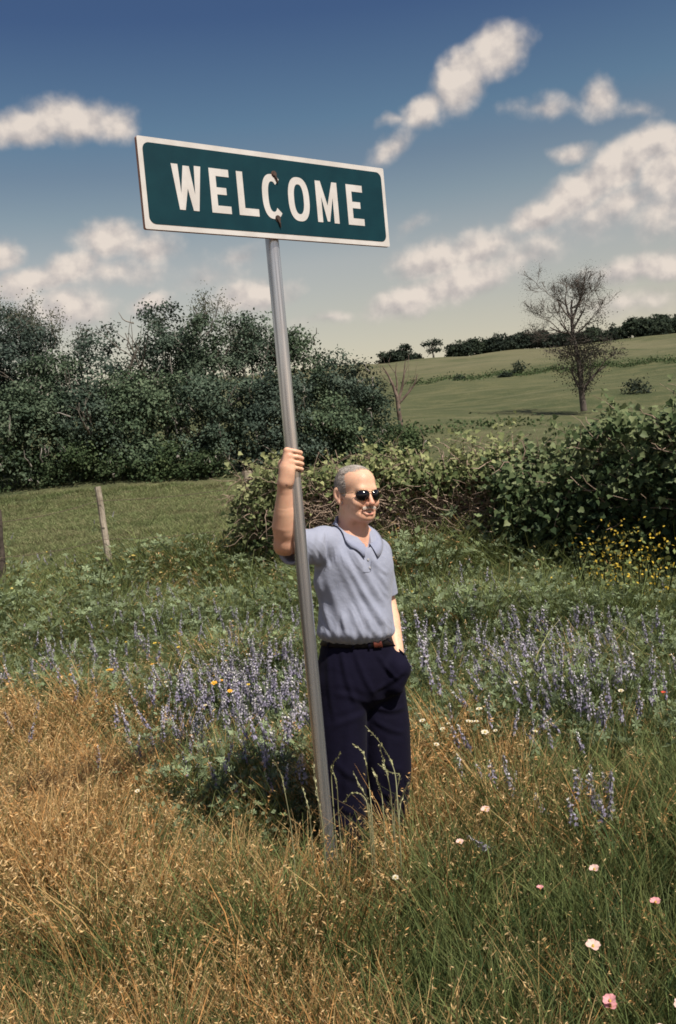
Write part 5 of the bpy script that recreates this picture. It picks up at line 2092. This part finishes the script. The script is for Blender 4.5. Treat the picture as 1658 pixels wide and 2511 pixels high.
def build_wood():
    g = 'trees of the dense wood across the pasture'
    T = [  # px, top y, width px, depth, base y, material
        (-70, 745, 330, 43, 1190, M_OAK, 'dark tree at the left end of the wood, half out of view'),
        (62, 748, 250, 42, 1188, M_OAK, 'tall dark-green tree first from the left end of the wood'),
        (165, 850, 190, 40.5, 1185, M_ELM, 'lower mid-green tree in the dip between two tall ones in the wood'),
        (285, 790, 220, 43, 1180, M_OAK, 'dark round-headed tree right of the dip in the wood'),
        (432, 728, 240, 45, 1172, M_OAK, 'tallest tree of the wood, with a wispy top'),
        (545, 758, 210, 44, 1166, M_ELM, 'broad tree of the wood just left of the sign post'),
        (650, 762, 220, 44, 1158, M_OAK, 'tree of the wood standing behind the sign post'),
        (745, 795, 210, 44, 1148, M_ELM, 'tree of the wood just right of the sign post'),
        (835, 848, 190, 45, 1132, M_OAK, 'rounded tree near the right end of the wood'),
        (905, 880, 130, 49, 1115, M_FAR, 'small dark tree behind the right end of the wood'),
        (915, 955, 130, 46, 1105, M_ELM, 'lowest tree, last at the right end of the wood'),
        (225, 900, 230, 39.5, 1184, M_OAK, 'shorter tree standing forward in the left half of the wood'),
        (360, 905, 260, 39.5, 1178, M_ELM, 'shorter spreading tree standing forward in the middle of the wood'),
        (520, 900, 240, 40, 1170, M_OAK, 'shorter bushy tree forward in the wood left of the post'),
        (690, 905, 250, 40.5, 1156, M_OAK, 'shorter bushy tree forward in the wood at the post'),
        (830, 965, 190, 41, 1135, M_ELM, 'shorter bushy tree forward at the right of the wood'),
        (60, 930, 260, 39, 1188, M_ELM, 'shorter bushy tree forward at the far left of the wood'),
    ]
    for i, (px, yt, w, d, by, m, lab) in enumerate(T):
        fwd = 'forward' in lab
        broad_tree('broadleaf_tree', lab, px, yt, w, d, by, 100 + i, m, 'tree', g, r_lean(i), .145, 54, True, 6, 9 if not fwd else 11, .12 if not fwd else .03)
    # undergrowth along the foot of the wood
    U = [(20, 1085, 190), (130, 1110, 150), (215, 1080, 170), (320, 1100, 170), (425, 1085, 160), (505, 1105, 130), (770, 1080, 120), (850, 1060, 130), (940, 1040, 130), (1000, 1048, 110)]
    where = ['at the far left', 'second from the left', 'below the dip', 'left of the middle', 'in the middle', 'left of the post', 'right of the post', 'near the right end', 'under the last tree', 'at the foot of the dead snag']
    for i, (px, yt, w) in enumerate(U):
        by = 1190 - .091 * max(0, px - 150) - (px > 700) * 22
        broad_tree('shrub', 'leafy green shrub at the foot of the wood ' + where[i], px, yt, w, 38.6 if px < 700 else 41, by, 300 + i, M_BUSH, 'shrub', 'shrubs along the foot of the wood', 0, .14, 36, False, 2, 7, .02)
    # thin bare-topped trees that show as grey wisps above the crowns
    for i, (px, yt, d, lab) in enumerate(((30, 735, 47, 'thin grey tree top rising behind the left end of the wood'), (120, 725, 47, 'wispy half-bare tree behind the first tall tree'), (195, 765, 46, 'wispy half-bare tree top in the dip of the wood'),
                                           (455, 722, 48, 'wispy grey tree top beside the tallest tree'), (640, 775, 48, 'thin twiggy tree top behind the sign post'))):
        r = np.random.default_rng(500 + i)
        B = unproj(px, 1180, d)
        bz = gz(B.x, B.y)
        Hh = unproj(px, yt, d).z - bz
        root = thing('wispy_tree', lab, 'tree', (B.x, B.y, bz), 'half-bare trees behind the wood')
        lst, tips = [], []
        branchy(r, (0, 0, 0), (0, 0, 1), Hh * .40, .10, 5, lst, tips, .42, .35, .07, (2, 3), .66)
        zs = max(t[2] for t in tips)
        k = Hh / zs
        lst = [([p * [1, 1, k] for p in pts], np.maximum(rr * .6, .014)) for pts, rr in lst]
        tubes_mesh('trunk', lst, M_PALE, root, 5)
        tp = np.array(tips) * [1, 1, k]
        tp = tp[tp[:, 2] > Hh * .45]
        P = np.repeat(tp, 12, 0) + r.normal(0, .2, (len(tp) * 12, 3))
        V, F = leaves(P, .09, r)
        leaf_obj('crown', V, F, r.uniform(.2, 1, len(P)).repeat(4), M_WISP, root)


def r_lean(i):
    return .12 * math.sin(i * 2.3)


build_wood()


def build_hill_trees():
    # the big half-bare tree
    r = np.random.default_rng(77)
    B = unproj(1430, 1004, 54)
    bz = gz(B.x, B.y)
    root = thing('bare_tree', 'tall sparse tree with a bare twiggy crown alone on the hillside', 'tree', (B.x, B.y, bz - .05))
    sx = 54 / 2441

    def W(px, py, dy=0.0):
        p = unproj(px, py, 54 + dy)
        return np.array([p.x - B.x, p.y - B.y, p.z - bz + .05])
    lst, tips = [], []
    main = [W(1432, 1008), W(1427, 970), W(1424, 930), W(1418, 880), W(1405, 820), W(1402, 780)]
    lst.append((main, np.array([.19, .16, .13, .12, .105, .09])))
    second = [W(1426, 968), W(1440, 940), W(1462, 915), W(1488, 895)]
    lst.append((second, np.array([.10, .08, .06, .035])))
    third = [W(1426, 962), W(1410, 930), W(1396, 900)]
    lst.append((third, np.array([.08, .06, .035])))
    for (px, py), (qx, qy), ln, rd, dp in (
        ((1402, 785), (1375, 690), 1.25, .075, 5), ((1403, 790), (1420, 690), 1.3, .08, 5), ((1402, 780), (1400, 660), 1.3, .075, 5), ((1404, 810), (1465, 720), 1.25, .06, 5),
        ((1405, 820), (1310, 790), 1.3, .055, 5), ((1408, 835), (1340, 745), 1.2, .055, 4), ((1406, 825), (1500, 770), 1.2, .05, 4), ((1402, 785), (1350, 700), 1.2, .05, 5), ((1403, 790), (1450, 680), 1.2, .05, 5)):
        a, b = W(px, py), W(qx, qy, r.normal(0, 1.0))
        branchy(r, a, b - a, ln, rd, dp, lst, tips, .46, .10, .10, (2, 3), .72)
    lo_tips = []
    for (px, py), (qx, qy) in (((1424, 930), (1370, 870)), ((1420, 890), (1460, 830)), ((1418, 880), (1360, 830)), ((1440, 940), (1470, 880)), ((1410, 930), (1380, 860)), ((1462, 915), (1500, 870)), ((1420, 900), (1400, 850)), ((1424, 940), (1440, 870))):
        a, b = W(px, py), W(qx, qy, r.normal(0, .7))
        branchy(r, a, b - a, .95, .04, 4, lst, lo_tips, .5, .08, .12, (2, 3), .72)
    lst = [(p, np.maximum(rr, .0105)) for p, rr in lst]
    tubes_mesh('trunk', lst, M_TWIG, root, 6)
    tp = np.array(tips)
    P = tp[r.integers(0, len(tp), 14000)] + r.normal(0, .2, (14000, 3))
    lp = np.array(lo_tips)
    # ivy thick round the lower stem
    n2 = 3400
    t = r.uniform(0, 1, n2)
    core = np.array([W(1427, 965)]) * (1 - t)[:, None] + np.array([W(1416, 780)]) * t[:, None]
    wid = (.12 + .95 * t ** .6)
    P2 = core + r.normal(0, 1, (n2, 3)) * wid[:, None] * [.9, .8, .5] + np.array([.25, 0, 0]) * np.sin(np.pi * t)[:, None]
    P3 = lp[r.integers(0, len(lp), 1800)] + r.normal(0, .16, (1800, 3))
    PP = np.concatenate([P, P2, P3])
    V, F = leaves(PP, np.concatenate([np.full(14000, .042), np.full(n2, .09), np.full(1800, .10)]) * r.uniform(.7, 1.3, len(PP)), r)
    rn = np.concatenate([r.uniform(.1, .8, 14000), r.uniform(0, .45, n2), r.uniform(0, .7, 1800)])
    leaf_obj('crown', V, F, rn.repeat(4), leafmat('hill_tree_leaves', (.030, .032, .026), (.060, .058, .046), (.11, .10, .08)), root)
    # the dead snag at the end of the wood
    r = np.random.default_rng(78)
    B = unproj(980, 1032, 50)
    bz = gz(B.x, B.y)
    root = thing('dead_tree', 'small leafless dead tree with forked limbs at the end of the wood', 'tree', (B.x, B.y, bz - .05))

    def W2(px, py, dy=0.0):
        p = unproj(px, py, 50 + dy)
        return np.array([p.x - B.x, p.y - B.y, p.z - bz + .05])
    lst, tips = [], []
    lst.append(([W2(983, 1045), W2(978, 1010), W2(974, 975), W2(964, 945), W2(952, 920), W2(938, 898)], np.array([.13, .12, .11, .075, .05, .02])))
    lst.append(([W2(976, 985), W2(985, 955), W2(990, 925), W2(994, 885)], np.array([.09, .07, .05, .018])))
    lst.append(([W2(978, 990), W2(1000, 965), W2(1015, 945), W2(1024, 918)], np.array([.08, .06, .05, .02])))
    lst.append(([W2(972, 965), W2(974, 940), W2(970, 915), W2(972, 890)], np.array([.055, .045, .03, .012])))
    for s_, e_ in (((952, 920), (928, 900)), ((964, 945), (935, 925)), ((990, 925), (1004, 890)), ((985, 955), (1000, 920)), ((1015, 945), (1030, 930)), ((970, 915), (958, 890)), ((1000, 965), (1012, 920))):
        a, b = W2(*s_), W2(*e_, r.normal(0, .4))
        branchy(r, a, b - a, np.linalg.norm(b - a), .022, 2, lst, tips, .4, .1, .1, (1, 2), .7)
    tubes_mesh('trunk', lst, mottled('dead_wood', (.085, .06, .05), (.20, .15, .125), 2, .9, .2), root, 6)
    # along the ridge
    Rg = [(955, 872, 50, 188, 'small dark tree first from the left on the ridge'), (985, 864, 62, 186, 'dark rounded clump tree on the ridge above the dead snag'), (1022, 872, 34, 188, 'thin low tree on the ridge left of the umbrella-shaped one'),
          (1132, 852, 70, 186, 'first tree of the long dark row on the ridge'), (1180, 846, 80, 188, 'second tree of the long dark row on the ridge'), (1235, 838, 80, 187, 'third tree of the long dark row on the ridge'), (1285, 832, 80, 188, 'fourth tree of the long dark row on the ridge'),
          (1335, 822, 80, 187, 'tree of the ridge row just left of the bare tree'), (1385, 826, 70, 190, 'tree of the ridge row behind the trunk of the bare tree'), (1450, 820, 80, 188, 'tree of the ridge row just right of the bare tree'),
          (1505, 812, 80, 188, 'pale low tree on the ridge right of the bare tree'), (1562, 785, 75, 182, 'tall round tree on the ridge near the right edge'), (1600, 800, 80, 180, 'wide dark tree standing forward on the ridge near the right edge'), (1620, 778, 80, 184, 'tallest ridge tree near the right edge'), (1668, 785, 80, 184, 'ridge tree cut by the right edge')]
    for i, (px, yt, w, d, lab) in enumerate(Rg):
        base = unproj(px, yt, d)
        for dd in np.arange(d - 12, d + 14, 1.0):
            P = unproj(px, yt + 42, float(dd))
        broad_tree('ridge_tree', lab, px, yt - 7, w * 1.1, d, yt + 50, 700 + i, M_FAR, 'tree', 'trees along the ridge', 0, .42, 16, False, 0, 7, .0)
    # umbrella tree with a pale trunk
    r = np.random.default_rng(79)
    B = unproj(1064, 890, 184)
    bz = gz(B.x, B.y)
    root = thing('umbrella_tree', 'flat-topped tree with a pale trunk standing alone on the ridge', 'tree', (B.x, B.y, bz - .3))
    top = unproj(1064, 833, 184).z - bz + .3
    lst, tips = [], []
    branchy(r, (0, 0, 0), (0, 0, 1), top * .6, .22, 2, lst, tips, .6, .2)
    tubes_mesh('trunk', lst, M_PALE, root, 6)
    P, N_, S = crown_points(r, [((0, 0, top - .6), (1.7, 1.4, .5)), ((-1.0, 0, top - .9), (1.1, 1, .4)), ((.2, 0, top - 2.2), (1.4, 1.2, .9)), ((1.0, 0, top - 1.0), (.9, .9, .4))], 18, .6)
    V, F = leaves(P, .32, r, normal=N_)
    leaf_obj('crown', V, F, S.repeat(4), M_FAR, root)
    # bushes on the slope
    for i, (px, yt, w, by, lab) in enumerate(((1271, 884, 36, 918, 'round dark bush alone in the middle of the hillside'), (1127, 922, 14, 932, 'tiny bush on the line across the hillside'), (1238, 914, 20, 925, 'low bush just left of the round one on the hillside'), (1560, 930, 60, 965, 'low green bush right of the bare tree on the slope'))):
        P = on_ground(px, by)
        d = (P - CAM).dot(FWD)
        broad_tree('bush', lab, px, yt, w, d, by, 800 + i, M_FAR, 'bush', 'bushes on the hillside', 0, .16 * d / 100 + .05, 18, False, 0, 6, .0)
    # rough uncut strip across the slope
    r = np.random.default_rng(80)
    P = []
    for px in np.arange(1000, 1700, 1.6):
        q = on_ground(px, 938 - (px - 1030) * .085 + 4 * math.sin(px * .05) + r.normal(0, 1.6))
        if r.random() < .75:
            P.append((q.x, q.y, q.z))
    for px in np.arange(880, 1330, 1.2):
        q = on_ground(px, 1062 - (px - 900) * .05 + r.normal(0, 9))
        if r.random() < .10:
            P.append((q.x, q.y, q.z))
    P = np.array(P)
    C = np.repeat(P, 12, 0) + np.abs(r.normal(0, 1, (len(P) * 12, 3))) * [.5, .5, .22] * r.choice([-1, 1], (len(P) * 12, 3)) * [1, 1, 1]
    C[:, 2] = np.maximum(C[:, 2], ground_z(C[:, 0], C[:, 1]) + .05)
    V, F = leaves(C, .20, r)
    o = leaf_obj('rough_weeds', V, F, r.uniform(.2, 1, len(C)).repeat(4), M_BUSH, None)
    tag(o, 'dark strip of rough weeds across the hillside', kind='stuff')


build_hill_trees()


def build_fence():
    r = np.random.default_rng(55)
    grey = mottled('weathered_wood', (.24, .20, .155), (.42, .36, .29), 6, .9, .2, .5, 40, bdist=.01)
    darkw = mottled('old_dark_wood', (.045, .036, .03), (.10, .08, .066), 6, .9, .2, .5, 40, bdist=.01)
    redw = mottled('faded_rail', (.34, .24, .20), (.46, .35, .30), 8, .9, .2, .4, 50, bdist=.005)

    def post(px0, py0, px1, py1, d, rad0, mat, label, sides=9):
        a = np.array(unproj(px0, py0, d))
        b = np.array(unproj(px1, py1, d))
        base = b.copy()
        base[2] = gz(b[0], b[1])
        # carry the lean down to the ground
        t = (a[2] - base[2] + .15) / (a[2] - b[2])
        foot = a + (b - a) * t
        root = thing('fence_post', label, 'fence post', (foot[0], foot[1], base[2]), 'weathered fence posts')
        m = MB()
        n = 9
        P = [foot + (a - foot) * i / (n - 1) + r.normal(0, rad0 * .05, 3) for i in range(n)]
        o = np.array(root.location)
        m.tube([p - o for p in P], [rad0 * (1.1 - .15 * i / n) for i in range(n)], sides)
        m.build('post', root, [mat], False)
        # wire staples
        for z in (.35, .7):
            p = foot + (a - foot) * z - o
            m = MB()
            m.tube([p + [-.02, -rad0 * 1.0, 0], p + [0, -rad0 * 1.12, .012], p + [.02, -rad0 * 1.0, 0]], .004, 5)
            m.build('staple', root, [darkw])
        return foot, a
    p1 = post(240, 1194, 263, 1345, 13.2, .043, grey, 'pale grey fence post leaning left at the edge of the pasture')
    p0 = post(-5, 1250, 2, 1350, 12.9, .045, darkw, 'dark fence post cut by the left edge of the view')
    p2 = post(606, 1156, 622, 1320, 12.9, .07, grey, 'thick pale post under the leafy vine left of the man')
    p3 = post(926, 1150, 957, 1320, 12.4, .06, darkw, 'dark leaning post right behind the man with the grey hair')
    p4 = post(1258, 1105, 1275, 1290, 11.4, .12, darkw, 'thick dark post in the shade of the vines at the right')
    # strands of wire
    wm = material('rusty_wire', lambda N, b, o: setc(N, b, (.14, .10, .08)), .7)
    names = ('lowest', 'middle', 'top')
    for k, z in enumerate((.35, .62, .9)):
        P = []
        for f_, a_ in (p0, p1, p2, p3, p4):
            P.append(f_ + (a_ - f_) * z + [0, -.07, 0])
        P.append(P[-1] + [2.6, -1.6, 0])
        m = MB()
        Q = []
        for i in range(len(P) - 1):
            for t in np.linspace(0, 1, 8, endpoint=(i == len(P) - 2)):
                q = P[i] * (1 - t) + P[i + 1] * t
                q[2] -= .04 * math.sin(math.pi * t)
                Q.append(q)
        m.tube(Q, .0032, 4)
        o = m.build('fence_wire', None, [wm])
        tag(o, names[k] + ' strand of rusty wire strung along the fence posts', 'wire', 'fence wires')
    # loose rail
    a, b = np.array(unproj(746, 1232, 12.5)), np.array(unproj(838, 1213, 12.5))
    m = MB()
    n = 6
    m.tube([a + (b - a) * i / n + r.normal(0, .004, 3) for i in range(n + 1)], [.03 + .008 * r.random() for _ in range(n + 1)], 6)
    o = m.build('fence_rail', None, [redw])
    tag(o, 'faded pinkish wooden rail between the post and the man', 'fence rail')

    # vines: green leaves over a tangle of brown stems
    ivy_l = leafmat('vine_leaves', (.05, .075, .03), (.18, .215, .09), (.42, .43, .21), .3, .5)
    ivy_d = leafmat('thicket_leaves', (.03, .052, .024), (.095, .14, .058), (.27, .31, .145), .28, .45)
    stems = mottled('vine_stems', (.20, .145, .11), (.40, .30, .235), 8, .9, .2)

    def vine(label, outline, depth0, depth1, n_leaf, n_stem, mat, size=.075, hang=.4, stem_low=True, seed=1, thick=.45, dark_core=False, topbias=0.0):
        """outline: list of (px, top y, bottom y) along the fence"""
        r = np.random.default_rng(seed)
        xs = np.array([q[0] for q in outline], float)
        tp = np.array([q[1] for q in outline], float)
        bt = np.array([q[2] for q in outline], float)
        x0, x1 = xs[0], xs[-1]
        mid = (x0 + x1) / 2

        def spot(px, f, dy):
            t_ = np.interp(px, xs, tp) + 16 * math.sin(px * .061) + 13 * math.sin(px * .023 + 2) + 8 * math.sin(px * .23)
            b_ = np.interp(px, xs, bt)
            d = depth0 + (depth1 - depth0) * (px - x0) / (x1 - x0) + dy
            return np.array(unproj(px, t_ + (b_ - t_) * f, d))
        o = spot(mid, 1, 0)
        o[2] = gz(o[0], o[1])
        root = thing('vine_thicket', label, 'vines', tuple(o), 'vine growth along the old fence')
        P, N_, S = [], [], []
        ncl = n_leaf // 10
        for i in range(ncl):
            px = r.uniform(x0, x1)
            f = r.beta(1.0 + 0 * topbias, 1.0 + topbias)
            dy = r.uniform(-thick, thick)
            c = spot(px, f, dy)
            # silhouette thins near the top
            if math.sin(px * .071 + seed) + math.sin(px * .19 + f * 9) + math.sin(f * 14 + px * .05 + 2) > .55 + f:
                continue
            k = int(r.integers(8, 20))
            q = c + r.normal(0, 1, (k, 3)) * [.10, .09, .075]
            P.append(q)
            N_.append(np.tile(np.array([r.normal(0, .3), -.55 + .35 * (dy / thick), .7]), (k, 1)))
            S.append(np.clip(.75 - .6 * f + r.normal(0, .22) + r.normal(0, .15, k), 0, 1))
        # trailing shoots above the top
        shoots = []
        for i in range(int((x1 - x0) / 13)):
            px = r.uniform(x0, x1)
            c = spot(px, .05, r.uniform(-.2, .2))
            d = np.array([r.normal(0, .8), r.normal(0, .3), .9])
            ln = r.uniform(.10, .42)
            pts = [c + d * ln * t + np.array([.25 * ln * t * t * np.sign(d[0]), 0, -.2 * ln * t * t]) for t in (0, .3, .6, 1)]
            shoots.append((pts, np.array([.005, .004, .003, .002])))
            k = 10
            tt = r.uniform(.2, 1, k)
            P.append(np.array([c + d * ln * t for t in tt]) + r.normal(0, .02, (k, 3)))
            N_.append(np.tile(np.array([0, -.4, .8]), (k, 1)))
            S.append(r.uniform(.6, 1, k))
        P, N_, S = np.concatenate(P) - o, np.concatenate(N_), np.concatenate(S)
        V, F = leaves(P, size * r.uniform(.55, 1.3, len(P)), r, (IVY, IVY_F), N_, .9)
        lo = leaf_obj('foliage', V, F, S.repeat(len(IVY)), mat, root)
        lo['kind'] = 'stuff'
        lst = [([p - o for p in pts], rr) for pts, rr in shoots]
        for i in range(n_stem):
            px = r.uniform(x0, x1)
            f0 = r.uniform(.1, 1.0)
            c = spot(px, f0, r.uniform(-thick, thick) * .8)
            d = np.array([r.normal(0, 1), r.normal(0, .4), r.normal(.2, .6)])
            d /= np.linalg.norm(d)
            pts = [c]
            for k in range(5):
                d = d + r.normal(0, .35, 3)
                d /= np.linalg.norm(d)
                pts.append(pts[-1] + d * r.uniform(.05, .13))
            pts = [np.array([p[0], p[1], max(p[2], gz(p[0], p[1]))]) - o for p in pts]
            w = r.uniform(.004, .011)
            lst.append((pts, np.linspace(w, w * .4, len(pts))))
        st = tubes_mesh('stem', lst, stems, root, 5)
        st['kind'] = 'stuff'
        return root
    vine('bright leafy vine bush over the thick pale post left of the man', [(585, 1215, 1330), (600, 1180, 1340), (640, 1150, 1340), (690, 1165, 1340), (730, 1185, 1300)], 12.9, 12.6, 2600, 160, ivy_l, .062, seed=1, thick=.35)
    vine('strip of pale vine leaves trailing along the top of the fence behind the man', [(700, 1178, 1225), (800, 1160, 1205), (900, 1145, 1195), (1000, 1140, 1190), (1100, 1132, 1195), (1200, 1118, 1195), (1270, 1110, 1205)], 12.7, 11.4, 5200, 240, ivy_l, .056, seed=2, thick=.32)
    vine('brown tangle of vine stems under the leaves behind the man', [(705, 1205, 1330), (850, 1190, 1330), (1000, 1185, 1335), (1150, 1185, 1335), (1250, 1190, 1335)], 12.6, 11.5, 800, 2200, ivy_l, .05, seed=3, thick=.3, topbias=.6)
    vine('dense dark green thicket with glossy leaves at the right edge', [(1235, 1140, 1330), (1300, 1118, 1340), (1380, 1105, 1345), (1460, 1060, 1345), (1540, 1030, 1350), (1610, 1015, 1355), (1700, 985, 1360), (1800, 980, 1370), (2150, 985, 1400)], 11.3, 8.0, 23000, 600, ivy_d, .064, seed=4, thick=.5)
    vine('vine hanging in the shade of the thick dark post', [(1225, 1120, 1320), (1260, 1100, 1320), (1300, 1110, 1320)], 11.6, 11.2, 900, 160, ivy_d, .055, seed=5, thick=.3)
    # bent dark limb in the gap
    m = MB()
    P = [unproj(x, y, 11.7) for x, y in ((1070, 1335), (1085, 1300), (1110, 1265), (1128, 1235), (1133, 1205), (1140, 1180))]
    m.tube(P, [.035, .03, .028, .026, .022, .016], 6)
    m.tube([unproj(x, y, 11.7) for x, y in ((1112, 1262), (1095, 1235), (1080, 1215))], [.018, .014, .009], 5)
    o = m.build('dead_limb', None, [darkw], True)
    tag(o, 'bent dark dead limb leaning in the gap of the hedge right of the man', 'branch')
    # golden-flowered weeds before the thicket
    r = np.random.default_rng(56)
    for i, (px, py, h, lab) in enumerate(((1520, 1285, 1.0, 'tallest golden-flowered weed clump before the dark thicket'), (1465, 1330, .9, 'left golden-flowered weed clump before the dark thicket'), (1600, 1325, .9, 'golden-flowered weed clump at the right edge before the thicket'), (1545, 1370, .8, 'lowest golden-flowered weed clump before the dark thicket'))):
        x, y, z = above_ground(px, py, h, 7.0)
        root = thing('flowering_weed', lab, 'wildflower', (x, y, z), 'golden weeds before the thicket')
        n = 200
        P = np.stack([r.normal(0, .16, n), r.normal(0, .14, n), r.uniform(.1, h * .95, n)], 1)
        v, f = leaves(P, .05, r, normal=np.array([0, -.3, .5]))
        o = obj('foliage', growth_mesh('foliage', [(v, f, (P[:, 2] / h).repeat(4), r.uniform(0, 1, n).repeat(4))], [M_GRN]), root)
        o['kind'] = 'stuff'
        n = 95
        P = np.stack([r.normal(0, .16, n), r.normal(0, .14, n), h * r.uniform(.5, 1.05, n)], 1)
        v, f = leaves(P, .03, r, normal=np.array([0, -.4, .8]))
        o = obj('blossom', growth_mesh('blossom', [(v, f, .5, r.uniform(0, 1, n).repeat(4))], [M_GOLD]), root)
        o['kind'] = 'stuff'
        m = MB()
        for k in range(9):
            a = r.normal(0, .12, 2)
            m.tube([(a[0] * .3, a[1] * .3, 0), (a[0] * .7, a[1] * .7, h * .5), (a[0], a[1], h * .95)], .005, 4)
        m.build('stem', root, [M_GRN])


M_GOLD = foliage('golden_blossom', (.40, .27, .03), (.52, .36, .04), (.58, .41, .06), (.42, .30, .04), .2)
build_fence()
